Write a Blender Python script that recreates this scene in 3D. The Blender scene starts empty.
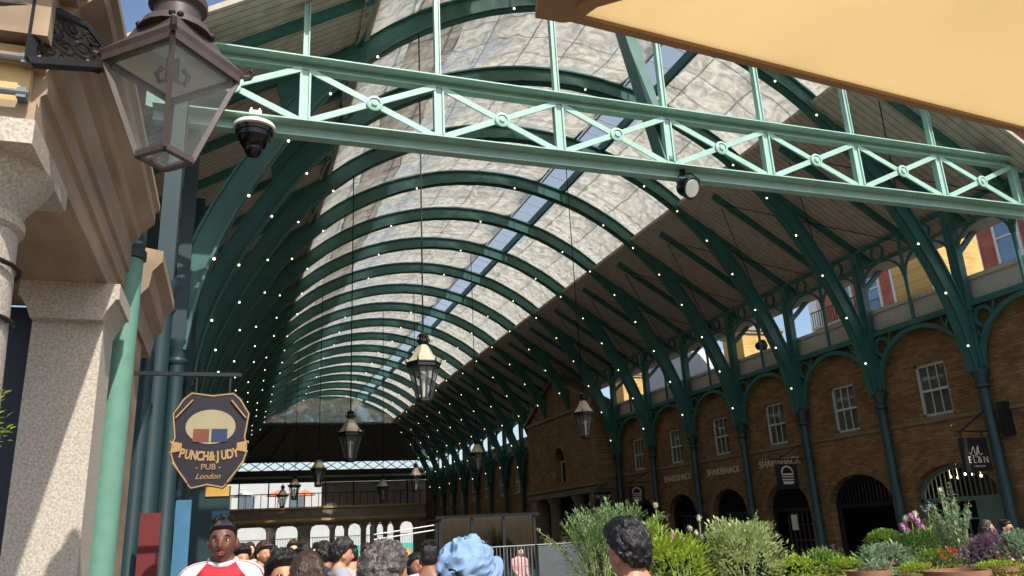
import bpy, bmesh, math, random
from mathutils import Vector, Matrix, noise
from mathutils.geometry import tessellate_polygon
random.seed(7)
SC = bpy.context.scene
COL = SC.collection
PI = math.pi

# ---------------------------------------------------------------- camera, sky, sun, exposure
YAW, PITCH, ROLL, FPX = 0.344715978, 0.2982536, -0.0489293558, 792.38
EYE = Vector((0, 0, 1.7))
def cam_axes():
    cy, sy, cp, sp = math.cos(YAW), math.sin(YAW), math.cos(PITCH), math.sin(PITCH)
    f = Vector((sy*cp, cy*cp, sp)); r = Vector((cy, -sy, 0)); u = r.cross(f)
    c, s = math.cos(ROLL), math.sin(ROLL)
    return c*r + s*u, -s*r + c*u, f
AX_R, AX_U, AX_F = cam_axes()
cam = bpy.data.objects.new('camera', bpy.data.cameras.new('camera')); COL.objects.link(cam)
cam.data.sensor_width = 36; cam.data.lens = FPX/1024*36; cam.data.clip_end = 400; cam.data.clip_start = .05
cam.matrix_world = Matrix(((AX_R.x, AX_U.x, -AX_F.x, EYE.x), (AX_R.y, AX_U.y, -AX_F.y, EYE.y), (AX_R.z, AX_U.z, -AX_F.z, EYE.z), (0, 0, 0, 1)))
SC.camera = cam
def at(px, py, Y):
    "the point of the world at distance Y along the hall that is seen at px, py"
    d = AX_R*((px-512)/FPX) + AX_U*(-(py-288)/FPX) + AX_F
    return EYE + d*(Y/d.y)

SUN_DIR = Vector((-.155, .62, -.75)).normalized()      # the way the light travels: from behind the camera, high on its right
world = bpy.data.worlds.new('sky'); SC.world = world; world.use_nodes = True
wn = world.node_tree.nodes; wl = world.node_tree.links
sky = wn.new('ShaderNodeTexSky'); sky.sky_type = 'NISHITA'; sky.sun_disc = False
sky.sun_elevation = math.asin(-SUN_DIR.z); sky.sun_rotation = math.atan2(-SUN_DIR.x, -SUN_DIR.y)
sky.air_density = 1.0; sky.dust_density = 2.2; sky.ozone_density = 1.2
wl.new(sky.outputs[0], wn['Background'].inputs[0]); wn['Background'].inputs[1].default_value = 0.15
sun = bpy.data.objects.new('sun', bpy.data.lights.new('sun', 'SUN')); COL.objects.link(sun)
sun.data.energy = 4.6; sun.data.angle = .009; sun.data.color = (1, .94, .84)
sun.rotation_euler = SUN_DIR.to_track_quat('-Z', 'Y').to_euler()
SC.view_settings.view_transform = 'Standard'; SC.view_settings.look = 'None'
SC.view_settings.gamma = 1; SC.view_settings.use_curve_mapping = False
SC.view_settings.exposure = 0.35
SC.cycles.max_bounces = 10; SC.cycles.transparent_max_bounces = 24
SC.cycles.diffuse_bounces = 5; SC.cycles.caustics_reflective = False; SC.cycles.caustics_refractive = False

# ---------------------------------------------------------------- materials
def lin(c):
    return tuple((x/255/12.92 if x/255 <= .04045 else ((x/255+.055)/1.055)**2.4) for x in c)
MATS = {}
def mat(name, rgb, rough=.6, var=.12, scale=6, metal=0, bump=0, spec=.4, trans=0, stretch=(1, 1, 1), emit=0):
    m = bpy.data.materials.new(name); m.use_nodes = True; MATS[name] = m
    n = m.node_tree.nodes; l = m.node_tree.links; b = n['Principled BSDF']
    c = lin(rgb)
    tc = n.new('ShaderNodeTexCoord'); mp = n.new('ShaderNodeMapping'); mp.inputs['Scale'].default_value = stretch
    nz = n.new('ShaderNodeTexNoise'); nz.inputs['Scale'].default_value = scale; nz.inputs['Detail'].default_value = 5
    l.new(tc.outputs['Object'], mp.inputs[0]); l.new(mp.outputs[0], nz.inputs[0])
    cr = n.new('ShaderNodeValToRGB'); cr.color_ramp.elements[0].position = .3; cr.color_ramp.elements[1].position = .7
    cr.color_ramp.elements[0].color = tuple(x*(1-var) for x in c)+(1,); cr.color_ramp.elements[1].color = tuple(min(1, x*(1+var)) for x in c)+(1,)
    l.new(nz.outputs[0], cr.inputs[0]); l.new(cr.outputs[0], b.inputs['Base Color'])
    b.inputs['Roughness'].default_value = rough; b.inputs['Metallic'].default_value = metal
    b.inputs['Specular IOR Level'].default_value = spec
    if bump:
        bp = n.new('ShaderNodeBump'); bp.inputs['Strength'].default_value = bump; bp.inputs['Distance'].default_value = .02
        l.new(nz.outputs[0], bp.inputs['Height']); l.new(bp.outputs[0], b.inputs['Normal'])
    if emit:
        b.inputs['Emission Color'].default_value = c+(1,); b.inputs['Emission Strength'].default_value = emit
    if trans:
        t = n.new('ShaderNodeBsdfTranslucent'); mx = n.new('ShaderNodeMixShader'); mx.inputs[0].default_value = trans
        l.new(cr.outputs[0], t.inputs[0]); l.new(b.outputs[0], mx.inputs[1]); l.new(t.outputs[0], mx.inputs[2])
        l.new(mx.outputs[0], n['Material Output'].inputs[0])
    return m
def glass(name, tint=(1, 1, 1), refl=.5, clear=1.0, haze=0):
    m = bpy.data.materials.new(name); m.use_nodes = True; MATS[name] = m
    n = m.node_tree.nodes; l = m.node_tree.links; n.remove(n['Principled BSDF'])
    t = n.new('ShaderNodeBsdfTransparent'); t.inputs[0].default_value = tuple(x*clear for x in tint)+(1,)
    g = n.new('ShaderNodeBsdfGlossy'); g.inputs['Roughness'].default_value = .03
    lw = n.new('ShaderNodeLayerWeight'); pw = n.new('ShaderNodeMath'); pw.operation = 'POWER'; pw.inputs[1].default_value = 4; l.new(lw.outputs['Facing'], pw.inputs[0])
    ml = n.new('ShaderNodeMath'); ml.operation = 'MULTIPLY_ADD'; ml.inputs[1].default_value = refl*.8; ml.inputs[2].default_value = .05*refl; l.new(pw.outputs[0], ml.inputs[0])
    mx = n.new('ShaderNodeMixShader'); l.new(ml.outputs[0], mx.inputs[0]); l.new(t.outputs[0], mx.inputs[1]); l.new(g.outputs[0], mx.inputs[2])
    out = mx
    if haze:
        d = n.new('ShaderNodeBsdfDiffuse'); d.inputs[0].default_value = (.6, .62, .6, 1)
        tr = n.new('ShaderNodeBsdfTranslucent'); tr.inputs[0].default_value = (.6, .62, .6, 1)
        a = n.new('ShaderNodeMixShader'); a.inputs[0].default_value = .5; l.new(d.outputs[0], a.inputs[1]); l.new(tr.outputs[0], a.inputs[2])
        o = n.new('ShaderNodeMixShader'); o.inputs[0].default_value = haze; l.new(mx.outputs[0], o.inputs[1]); l.new(a.outputs[0], o.inputs[2]); out = o
    l.new(out.outputs[0], n['Material Output'].inputs[0])
    return m
def brick(name, c1, c2, mort, axes='YZ', w=.225, h=.075):
    m = bpy.data.materials.new(name); m.use_nodes = True; MATS[name] = m
    n = m.node_tree.nodes; l = m.node_tree.links; b = n['Principled BSDF']
    tc = n.new('ShaderNodeTexCoord'); sp = n.new('ShaderNodeSeparateXYZ'); cb = n.new('ShaderNodeCombineXYZ')
    l.new(tc.outputs['Object'], sp.inputs[0])
    for k, a in enumerate(axes): l.new(sp.outputs['XYZ'.index(a)], cb.inputs[k])
    br = n.new('ShaderNodeTexBrick'); br.inputs['Scale'].default_value = 1
    br.inputs['Brick Width'].default_value = w; br.inputs['Row Height'].default_value = h; br.inputs['Mortar Size'].default_value = .008
    br.inputs['Color1'].default_value = lin(c1)+(1,); br.inputs['Color2'].default_value = lin(c2)+(1,); br.inputs['Mortar'].default_value = lin(mort)+(1,)
    l.new(cb.outputs[0], br.inputs[0])
    nz = n.new('ShaderNodeTexNoise'); nz.inputs['Scale'].default_value = 1.3; nz.inputs['Detail'].default_value = 6; l.new(cb.outputs[0], nz.inputs[0])
    mx = n.new('ShaderNodeMix'); mx.data_type = 'RGBA'; mx.blend_type = 'MULTIPLY'; mx.inputs[0].default_value = .6
    cr = n.new('ShaderNodeValToRGB'); cr.color_ramp.elements[0].color = (.45, .45, .45, 1); cr.color_ramp.elements[0].position = .3; cr.color_ramp.elements[1].position = .65
    l.new(nz.outputs[0], cr.inputs[0]); l.new(br.outputs[0], mx.inputs[6]); l.new(cr.outputs[0], mx.inputs[7]); l.new(mx.outputs[2], b.inputs['Base Color'])
    b.inputs['Roughness'].default_value = .9; b.inputs['Specular IOR Level'].default_value = .15
    return m
def boards(name, rgb, axis='Y', pitch=.16):
    "tongue and groove boards: dark joints at a pitch along one axis"
    m = mat(name, rgb, .75, .16, 5, spec=.2)
    n = m.node_tree.nodes; l = m.node_tree.links; b = n['Principled BSDF']
    tc = n.new('ShaderNodeTexCoord'); sp = n.new('ShaderNodeSeparateXYZ'); l.new(tc.outputs['Object'], sp.inputs[0])
    d = n.new('ShaderNodeMath'); d.operation = 'DIVIDE'; d.inputs[1].default_value = pitch; l.new(sp.outputs['XYZ'.index(axis)], d.inputs[0])
    fr = n.new('ShaderNodeMath'); fr.operation = 'FRACT'; l.new(d.outputs[0], fr.inputs[0])
    lt = n.new('ShaderNodeMath'); lt.operation = 'LESS_THAN'; lt.inputs[1].default_value = .09; l.new(fr.outputs[0], lt.inputs[0])
    mx = n.new('ShaderNodeMix'); mx.data_type = 'RGBA'; l.new(lt.outputs[0], mx.inputs[0])
    src = b.inputs['Base Color'].links[0].from_socket; l.new(src, mx.inputs[6]); mx.inputs[7].default_value = tuple(x*.25 for x in lin(rgb))+(1,)
    l.new(mx.outputs[2], b.inputs['Base Color'])
    return m
def netting(name, rgb, open_lo, open_hi):
    "woven shade net: part cloth that glows with the light behind it, part open weave"
    m = bpy.data.materials.new(name); m.use_nodes = True; MATS[name] = m
    n = m.node_tree.nodes; l = m.node_tree.links; n.remove(n['Principled BSDF'])
    tc = n.new('ShaderNodeTexCoord'); nz = n.new('ShaderNodeTexNoise'); nz.inputs['Scale'].default_value = .55; nz.inputs['Detail'].default_value = 6
    nz.inputs['Roughness'].default_value = .6; nz.inputs['Distortion'].default_value = .8
    l.new(tc.outputs['Object'], nz.inputs[0])
    mr = n.new('ShaderNodeMapRange'); mr.inputs[1].default_value = .5; mr.inputs[2].default_value = .66; mr.inputs[3].default_value = open_lo; mr.inputs[4].default_value = open_hi
    l.new(nz.outputs[0], mr.inputs[0])
    n2 = n.new('ShaderNodeTexNoise'); n2.inputs['Scale'].default_value = 2.6; n2.inputs['Detail'].default_value = 8; n2.inputs['Distortion'].default_value = 1.5
    l.new(tc.outputs['Object'], n2.inputs[0])
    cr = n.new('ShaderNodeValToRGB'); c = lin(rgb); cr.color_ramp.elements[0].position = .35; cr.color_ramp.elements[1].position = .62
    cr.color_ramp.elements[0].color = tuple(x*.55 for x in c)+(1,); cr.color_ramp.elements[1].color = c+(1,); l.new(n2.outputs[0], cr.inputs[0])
    df = n.new('ShaderNodeBsdfDiffuse'); tl = n.new('ShaderNodeBsdfTranslucent'); tp = n.new('ShaderNodeBsdfTransparent')
    l.new(cr.outputs[0], df.inputs[0]); l.new(cr.outputs[0], tl.inputs[0])
    a = n.new('ShaderNodeMixShader'); a.inputs[0].default_value = .72; l.new(df.outputs[0], a.inputs[1]); l.new(tl.outputs[0], a.inputs[2])
    o = n.new('ShaderNodeMixShader'); l.new(mr.outputs[0], o.inputs[0]); l.new(a.outputs[0], o.inputs[1]); l.new(tp.outputs[0], o.inputs[2])
    l.new(o.outputs[0], n['Material Output'].inputs[0])
    return m

GREEN = mat('iron_green_paint', (52, 98, 91), .45, .14, 3)
PALE = mat('pale_green_paint', (152, 188, 175), .4, .1, 4)
PIPE = mat('sea_green_paint', (100, 142, 126), .55, .08, 9, bump=.1)
DKGRN = mat('dark_teal_and_shaded_green', (29, 52, 56), .5, .12, 3)  # real dark teal; on the left columns it paints in their shade
COLG = mat('column_green_shaded', (35, 60, 60), .5, .12, 3)  # iron green darkened to paint in the dim light on the lower shafts
SHOPG = mat('shop_grey_green', (88, 108, 102), .5, .08, 3)
BLACK = mat('black_iron', (26, 27, 29), .5, .2, 12)
BROWNM = mat('brown_lamp_paint', (76, 66, 62), .45, .12, 14)
STEEL = mat('grey_steel', (120, 124, 128), .4, .1, 10, metal=.7)
GRANITE = mat('speckled_granite', (180, 170, 156), .8, .28, 60, bump=.25)
SAND = mat('yellow_sandstone', (206, 176, 122), .85, .12, 4, bump=.1)
STONE = mat('grey_stone', (150, 142, 130), .85, .15, 3, bump=.1)
WOODST = mat('weathered_brown_stone', (150, 130, 108), .8, .3, 3.5, bump=.15, stretch=(1, .25, 1))
WHITEP = mat('white_paint', (214, 212, 204), .5, .05, 5)
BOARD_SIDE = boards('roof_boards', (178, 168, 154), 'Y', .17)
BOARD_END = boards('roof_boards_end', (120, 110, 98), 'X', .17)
BRICKR = brick('stock_brick', (146, 114, 74), (114, 86, 56), (100, 88, 68))
BRICKX = brick('stock_brick_end', (146, 114, 74), (114, 86, 56), (100, 88, 68), 'XZ')
BRICKY = brick('yellow_brick', (226, 190, 118), (204, 166, 98), (190, 168, 122))
BRICKYX = brick('yellow_brick_end', (226, 190, 118), (204, 166, 98), (190, 168, 122), 'XZ')
REDBR = brick('red_brick', (196, 110, 88), (180, 98, 78), (172, 128, 112))
PAVING = brick('stone_paving', (134, 128, 120), (118, 113, 107), (84, 80, 76), 'XY', .6, .45)
GLASS = glass('roof_glass', (.93, .97, .97), .5, .95, .36)
WGLASS = glass('window_glass', (.8, .82, .8), 1.0, .9)
LGLASS = glass('lantern_glass', (.95, .97, .96), .7, .95, .16)
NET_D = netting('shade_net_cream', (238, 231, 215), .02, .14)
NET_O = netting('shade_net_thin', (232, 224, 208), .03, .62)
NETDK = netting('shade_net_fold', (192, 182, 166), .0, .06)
CANVAS = mat('awning_canvas', (250, 232, 194), .8, .04, 2, trans=.62)
HEM = mat('awning_hem', (150, 118, 84), .8, .08, 8)
BULB = mat('warm_bulb', (255, 232, 190), .4, .02, 4, emit=3)
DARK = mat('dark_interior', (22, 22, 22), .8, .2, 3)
WINP = mat('window_paint', (178, 176, 168), .5, .06, 5)
LSTONE = mat('pale_coping_stone', (196, 190, 178), .85, .1, 3)
DSTONE = mat('dark_stone', (112, 98, 80), .85, .15, 3, bump=.1)  # plain darker stone for string course, sills and pavilion mouldings
BLIND = mat('window_blind', (176, 172, 164), .8, .1, 5)

# ---------------------------------------------------------------- building kit
def wloc(o):
    v = Vector((0, 0, 0))
    while o: v += o.location; o = o.parent
    return v
class MB:
    def __init__(s): s.v = []; s.f = []
    def add(s, vs, fs):
        k = len(s.v); s.v += [Vector(v) for v in vs]; s.f += [tuple(i+k for i in f) for f in fs]; return s
    def box(s, a, b, M=None):
        x0, y0, z0 = a; x1, y1, z1 = b
        vs = [Vector(p) for p in ((x0,y0,z0),(x1,y0,z0),(x1,y1,z0),(x0,y1,z0),(x0,y0,z1),(x1,y0,z1),(x1,y1,z1),(x0,y1,z1))]
        if M: vs = [M @ v for v in vs]
        return s.add(vs, [(0,3,2,1),(4,5,6,7),(0,1,5,4),(1,2,6,5),(2,3,7,6),(3,0,4,7)])
    def bar(s, p, q, w, h=None, up=(0, 0, 1)):
        "a square bar from p to q, w wide and h deep"
        h = h or w; p = Vector(p); q = Vector(q); d = (q-p).normalized(); up = Vector(up)
        if abs(d.dot(up)) > .98: up = Vector((0, 1, 0))
        r = d.cross(up).normalized()*(w/2); u = r.cross(d).normalized()*(h/2)
        vs = [p-r-u, p+r-u, p+r+u, p-r+u, q-r-u, q+r-u, q+r+u, q-r+u]
        return s.add(vs, [(0,3,2,1),(4,5,6,7),(0,1,5,4),(1,2,6,5),(2,3,7,6),(3,0,4,7)])
    def tube(s, pts, r, n=8, close=False):
        pts = [Vector(p) for p in pts]; rs = r if isinstance(r, (list, tuple)) else [r]*len(pts); rings = []
        for i, p in enumerate(pts):
            if close: d = pts[(i+1) % len(pts)]-pts[i-1]
            else: d = pts[min(i+1, len(pts)-1)]-pts[max(i-1, 0)]
            d.normalize(); a = Vector((0, 0, 1)) if abs(d.z) < .9 else Vector((0, 1, 0))
            u = d.cross(a).normalized(); w = d.cross(u)
            rings.append([p+(u*math.cos(2*PI*k/n)+w*math.sin(2*PI*k/n))*rs[i] for k in range(n)])
        vs = [v for g in rings for v in g]; fs = []; m = len(pts)
        for i in range(m if close else m-1):
            j = (i+1) % m
            fs += [(i*n+k, i*n+(k+1) % n, j*n+(k+1) % n, j*n+k) for k in range(n)]
        if not close: fs += [tuple(range(n))[::-1], tuple((m-1)*n+k for k in range(n))]
        return s.add(vs, fs)
    def cyl(s, p, q, r, r2=None, n=16): return s.tube([p, q], [r, r if r2 is None else r2], n)
    def lathe(s, prof, c=(0, 0, 0), n=20, M=None):
        c = Vector(c); vs = []; fs = []; m = len(prof)
        for r, z in prof:
            for k in range(n):
                v = Vector((r*math.cos(2*PI*k/n), r*math.sin(2*PI*k/n), z)); vs.append((M @ v if M else v)+c)
        for i in range(m-1): fs += [(i*n+k, i*n+(k+1) % n, (i+1)*n+(k+1) % n, (i+1)*n+k) for k in range(n)]
        if prof[0][0] > 1e-4: fs.append(tuple(range(n))[::-1])
        if prof[-1][0] > 1e-4: fs.append(tuple((m-1)*n+k for k in range(n)))
        return s.add(vs, fs)
    def prism(s, poly, a, b, plane='XZ'):
        "a closed outline pulled from a to b across its plane"
        mp = {'XZ': lambda u, v, w: (u, w, v), 'YZ': lambda u, v, w: (w, u, v), 'XY': lambda u, v, w: (u, v, w)}[plane]
        n = len(poly); vs = [mp(u, v, a) for u, v in poly]+[mp(u, v, b) for u, v in poly]
        tri = tessellate_polygon([[Vector((u, v, 0)) for u, v in poly]])
        fs = [t for t in tri]+[tuple(i+n for i in t) for t in tri]+[(i, (i+1) % n, (i+1) % n+n, i+n) for i in range(n)]
        return s.add(vs, fs)
    def holed(s, outer, holes, a, b, plane='YZ'):
        "a wall with openings right through it"
        mp = {'XZ': lambda u, v, w: (u, w, v), 'YZ': lambda u, v, w: (w, u, v)}[plane]
        loops = [outer]+holes; flat = [p for q in loops for p in q]; n = len(flat)
        tri = tessellate_polygon([[Vector((u, v, 0)) for u, v in q] for q in loops])
        vs = [mp(u, v, a) for u, v in flat]+[mp(u, v, b) for u, v in flat]
        fs = [t for t in tri]+[tuple(i+n for i in t) for t in tri]; k = 0
        for q in loops:
            m = len(q); fs += [(k+i, k+(i+1) % m, k+(i+1) % m+n, k+i+n) for i in range(m)]; k += m
        return s.add(vs, fs)
    def band(s, path, i0, i1, a, b, plane='XZ', close=False):
        "a strip that follows a curve in its plane, from offset i0 to i1 along the normal, a to b across"
        mp = {'XZ': lambda u, v, w: (u, w, v), 'YZ': lambda u, v, w: (w, u, v)}[plane]
        m = len(path); vs = []; fs = []
        for i in range(m):
            p, q = (path[i-1], path[(i+1) % m]) if close else (path[max(i-1, 0)], path[min(i+1, m-1)])
            t = Vector((q[0]-p[0], q[1]-p[1])).normalized(); nn = Vector((-t.y, t.x)); c = Vector(path[i][:2])
            o0 = i0[i] if isinstance(i0, list) else i0; o1 = i1[i] if isinstance(i1, list) else i1
            for o, w in ((o0, a), (o1, a), (o1, b), (o0, b)): pt = c+nn*o; vs.append(mp(pt.x, pt.y, w))
        for i in range(m if close else m-1):
            j = (i+1) % m
            fs += [(i*4+k, i*4+(k+1) % 4, j*4+(k+1) % 4, j*4+k) for k in range(4)]
        if not close: fs += [(0, 1, 2, 3), (m*4-1, m*4-2, m*4-3, m*4-4)]
        return s.add(vs, fs)
    def ball(s, c, r, nu=12, nv=8, M=None):
        r = r if isinstance(r, (tuple, list)) else (r, r, r); c = Vector(c); vs = []; fs = []
        for j in range(nv+1):
            t = PI*j/nv
            for i in range(nu):
                v = Vector((r[0]*math.sin(t)*math.cos(2*PI*i/nu), r[1]*math.sin(t)*math.sin(2*PI*i/nu), r[2]*math.cos(t)))
                vs.append(c+(M @ v if M else v))
        for j in range(nv): fs += [(j*nu+i, j*nu+(i+1) % nu, (j+1)*nu+(i+1) % nu, (j+1)*nu+i) for i in range(nu)]
        return s.add(vs, fs)
    def move(s, M): s.v = [M @ v for v in s.v]; return s
    def mesh(s, name, m, off=Vector((0, 0, 0)), smooth=True, recalc=True):
        me = bpy.data.meshes.new(name); me.from_pydata([v-off for v in s.v], [], s.f)
        bm = bmesh.new(); bm.from_mesh(me)
        bmesh.ops.remove_doubles(bm, verts=bm.verts, dist=1e-5)
        if recalc: bmesh.ops.recalc_face_normals(bm, faces=bm.faces)
        bm.to_mesh(me); bm.free()
        me.materials.append(m)
        if smooth: me.polygons.foreach_set('use_smooth', [True]*len(me.polygons)); me.set_sharp_from_angle(angle=.65)
        return me
    def build(s, name, m, parent=None, smooth=True, recalc=True, label=None, kind=None):
        if parent: off = wloc(parent)
        else:
            xs = [v.x for v in s.v]; ys = [v.y for v in s.v]; off = Vector(((min(xs)+max(xs))/2, (min(ys)+max(ys))/2, min(v.z for v in s.v)))
        o = bpy.data.objects.new(name, s.mesh(name, m, off, smooth, recalc)); COL.objects.link(o)
        if parent: o.parent = parent
        else: o.location = off
        if label: o['label'] = label
        if kind: o['kind'] = kind
        return o
def tag(o, label, cat, group=None, kind=None):
    o['label'] = label; o['category'] = cat
    if group: o['group'] = group
    if kind: o['kind'] = kind
    return o
def thing(name, label, cat, loc=(0, 0, 0), group=None):
    o = bpy.data.objects.new(name, None); COL.objects.link(o); o.location = loc; o.empty_display_size = .1
    return tag(o, label, cat, group)
def struct(name, loc=(0, 0, 0)):
    o = bpy.data.objects.new(name, None); COL.objects.link(o); o.location = loc; o.empty_display_size = .1; o['kind'] = 'structure'
    return o
def dup(root, loc, rotz=None, label=None, scale=None):
    r = root.copy(); COL.objects.link(r); r.location = loc
    if rotz is not None: r.rotation_euler = (0, 0, rotz)
    if scale: r.scale = (scale,)*3
    if label: r['label'] = label
    for ch in list(root.children):
        c = ch.copy(); COL.objects.link(c); c.parent = r
        for g in list(ch.children):
            d = g.copy(); COL.objects.link(d); d.parent = c
    return r
def writing(name, body, size, m, parent, M, depth=.008, shear=0, space=1.0, align='CENTER', bold=0):
    cu = bpy.data.curves.new('w', 'FONT'); cu.body = body; cu.size = size; cu.extrude = depth; cu.offset = bold; cu.shear = shear
    cu.space_character = space; cu.align_x = align; cu.align_y = 'CENTER'
    o = bpy.data.objects.new('w', cu); COL.objects.link(o); bpy.context.view_layer.update()
    me = bpy.data.meshes.new_from_object(o.evaluated_get(bpy.context.evaluated_depsgraph_get()))
    bpy.data.objects.remove(o)
    me.transform(Matrix.Translation(-wloc(parent)) @ M); me.materials.clear(); me.materials.append(m); me.name = name
    t = bpy.data.objects.new(name, me); COL.objects.link(t); t.parent = parent
    return t
ORD = 'first second third fourth fifth sixth seventh eighth ninth tenth eleventh twelfth thirteenth fourteenth fifteenth sixteenth seventeenth eighteenth nineteenth twentieth'.split()
def face_w(p): return Matrix.Translation(p) @ Matrix(((0, 0, -1, 0), (-1, 0, 0, 0), (0, 1, 0, 0), (0, 0, 0, 1)))     # writing on a face that looks to -X
def face_s(p): return Matrix.Translation(p) @ Matrix(((1, 0, 0, 0), (0, 0, -1, 0), (0, 1, 0, 0), (0, 0, 0, 1)))      # writing on a face that looks to -Y
def ring(c, r, n=20, plane='YZ'):
    return [(c[0]+r*math.cos(2*PI*k/n), c[1]+r*math.sin(2*PI*k/n)) for k in range(n)]
def arch_pts(c, hw, z0, rise, n=16):
    "the curve of an arch from its right springing over to the left one"
    return [(c+hw*math.cos(PI*k/n), z0+rise*math.sin(PI*k/n)) for k in range(n+1)]

# ---------------------------------------------------------------- the hall: measures
CX, XL, XR = 7.5, -.9, 16.0            # middle of the hall, its two rows of columns
BAY, Y1, NR = 3.1, 13.35, 18           # rib spacing, first rib, ribs
YS = [Y1+BAY*k for k in range(NR)]
YEND = YS[-1]
GXL, GXR, GZ = 1.9, 12.8, 10.72        # where the boards stop and the glass begins
SLOPE = .625
HALF = [(8.5, 4.72), (8.4, 5.5), (8.16, 6.45), (7.72, 7.5), (7.08, 8.66), (6.4, 9.7), (5.7, 10.5), (4.7, 11.36), (3.6, 12.0), (2.7, 12.39), (1.4, 12.74), (0, 12.87)]
def smooth_path(p, it=2):
    for _ in range(it):
        q = [p[0]]
        for a, b in zip(p, p[1:]): q += [(a[0]*.75+b[0]*.25, a[1]*.75+b[1]*.25), (a[0]*.25+b[0]*.75, a[1]*.25+b[1]*.75)]
        p = q+[p[-1]]
    return p
RIB = smooth_path([(CX+d, z) for d, z in HALF]+[(CX-d, z) for d, z in HALF[-2::-1]], 1)      # from the right foot over to the left
def rib_z(x):
    for a, b in zip(RIB, RIB[1:]):
        if b[0] <= x <= a[0]: return a[1]+(b[1]-a[1])*(x-a[0])/(b[0]-a[0]) if a[0] != b[0] else a[1]
    return RIB[0][1]

# floor and walls
MB().box((-9, -12, -.2), (60, 120, 0)).build('floor', PAVING, kind='structure', smooth=False)
WX = 16.2                              # face of the brick wall on the right
bays = [Y1+BAY*(k-1.5) for k in range(0, 20)]          # middles of the bays, nearest first
outer = [(9.0, 0), (YEND+4, 0), (YEND+4, 6.3), (9.0, 6.3)]
holes = []
DOORW = {2: 1.25, 3: 1.2, 1: 1.2}
for k, c in enumerate(bays):
    if c > YEND: continue
    hw = DOORW.get(k, 1.02)
    if 8 <= k <= 10: continue           # the brick pavilion stands here
    holes.append([(c+hw, .01)]+arch_pts(c, hw, 1.95, .82)+[(c-hw, .01)])
    holes.append([(c+.47, 3.93), (c+.47, 5.22), (c-.47, 5.22), (c-.47, 3.93)])
MB().holed(outer, holes, WX, WX+.35).build('wall_right', BRICKR, kind='structure', smooth=False)
t = MB().box((WX-.04, 9, 3.78), (WX+.02, YEND+4, 3.86)); t.build('trim_1', DSTONE, kind='structure', smooth=False)
t = MB().box((WX+.1, 9, 6.22), (WX+.55, YEND+4, 6.88)).box((WX+.04, 9, 6.88), (WX+.6, YEND+4, 6.98)); t.build('trim_2', LSTONE, kind='structure', smooth=False)
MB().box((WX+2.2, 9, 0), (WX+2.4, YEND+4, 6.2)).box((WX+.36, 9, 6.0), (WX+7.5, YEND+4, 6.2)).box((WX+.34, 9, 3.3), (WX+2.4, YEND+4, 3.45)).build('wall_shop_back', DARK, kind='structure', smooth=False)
# arch heads over the doorways and windows behind
wi = 0
for k, c in enumerate(bays):
    if c > YEND or 8 <= k <= 10: continue
    wi += 1
    w = struct('window_%d' % wi, (WX+.1, c, 3.93))
    f = MB()
    f.box((WX+.06, c-.47, 3.93), (WX+.16, c-.40, 5.22)).box((WX+.06, c+.40, 3.93), (WX+.16, c+.47, 5.22))
    f.box((WX+.06, c-.47, 5.15), (WX+.16, c+.47, 5.22)).box((WX+.06, c-.47, 3.93), (WX+.16, c+.47, 4.0)).box((WX+.06, c-.4, 4.53), (WX+.14, c+.4, 4.59))
    for d in (-.135, .135): f.box((WX+.08, c+d-.013, 4.0), (WX+.12, c+d+.013, 5.15))
    f.build('window_frame', WINP, w, smooth=False)
    MB().box((WX-.03, c-.52, 3.86), (WX+.1, c+.52, 3.93)).build('window_sill', DSTONE, w, smooth=False)
    MB().box((WX+.1, c-.4, 4.0), (WX+.105, c+.4, 5.15)).build('pane', WGLASS, w, smooth=False)
    MB().box((WX+.16, c-.45, 3.95), (WX+.17, c+.45, 5.2)).build('blind', BLIND, w, smooth=False)
# brick arch rings (voussoirs) over the shop doors
for k, c in enumerate(bays[:8]):
    hw = DOORW.get(k, 1.02)
    MB().band(arch_pts(c, hw, 1.95, .82), -.26, .0, WX-.015, WX+.02, 'YZ').build('trim_%d' % (3+k), BRICKR, kind='structure', smooth=False)
# doors set back in the arches
dn = 0
for k, c in enumerate(bays):
    if c > YEND or 8 <= k <= 10: continue
    hw = DOORW.get(k, 1.02); dn += 1; X0 = WX+.2
    d = struct('door_%d' % dn, (X0, c, 0))
    pm = SHOPG if k in (1, 2) else BLACK
    f = MB().band([(c+hw-.04, .02)]+arch_pts(c, hw-.04, 1.95, .78)+[(c-hw+.04, .02)], -.02, .07, X0, X0+.1, 'YZ')
    f.box((X0, c-hw+.04, 1.9), (X0+.1, c+hw-.04, 2.0))
    f.build('door_frame', pm, d, smooth=False)
    g = MB()
    for j in range(-8, 9):
        y = c+j*hw/9; top = 1.95+.76*math.sqrt(max(0, 1-(j/9)**2)); g.bar((X0+.05, y, 2.0), (X0+.05, y, top), .025)
    g.build('fanlight_bars', BLACK if k > 2 else pm, d, smooth=False)
    if k in (1, 2, 4, 5, 6):
        y0 = c-hw+.05 if k != 2 else c-.3
        g = MB(); ya, yb = (c-.35, c+hw-.08) if k == 2 else (c-.75, c+.35)
        for j in range(6): y = ya+(yb-ya)*j/5; g.bar((X0+.05, y, .6), (X0+.05, y, 1.9), .035)
        for z in (.6, 1.05, 1.5): g.bar((X0+.05, ya, z), (X0+.05, yb, z), .035)
        g.build('glazing_bars', pm if k == 2 else BROWNM, d, smooth=False)
        MB().box((X0+.06, ya, .6), (X0+.065, yb, 1.9)).build('pane', WGLASS, d, smooth=False)
        MB().box((X0+.02, c-hw+.06, 0), (X0+.09, ya, 1.9)).box((X0+.02, ya, 0), (X0+.09, yb, .6)).build('door_leaf', pm, d, smooth=False)

# wall on the left behind the columns
MB().box((-2.0, 11.7, 0), (-1.7, YEND+4, 8.3)).build('wall_left', DKGRN, kind='structure', smooth=False)

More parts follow.
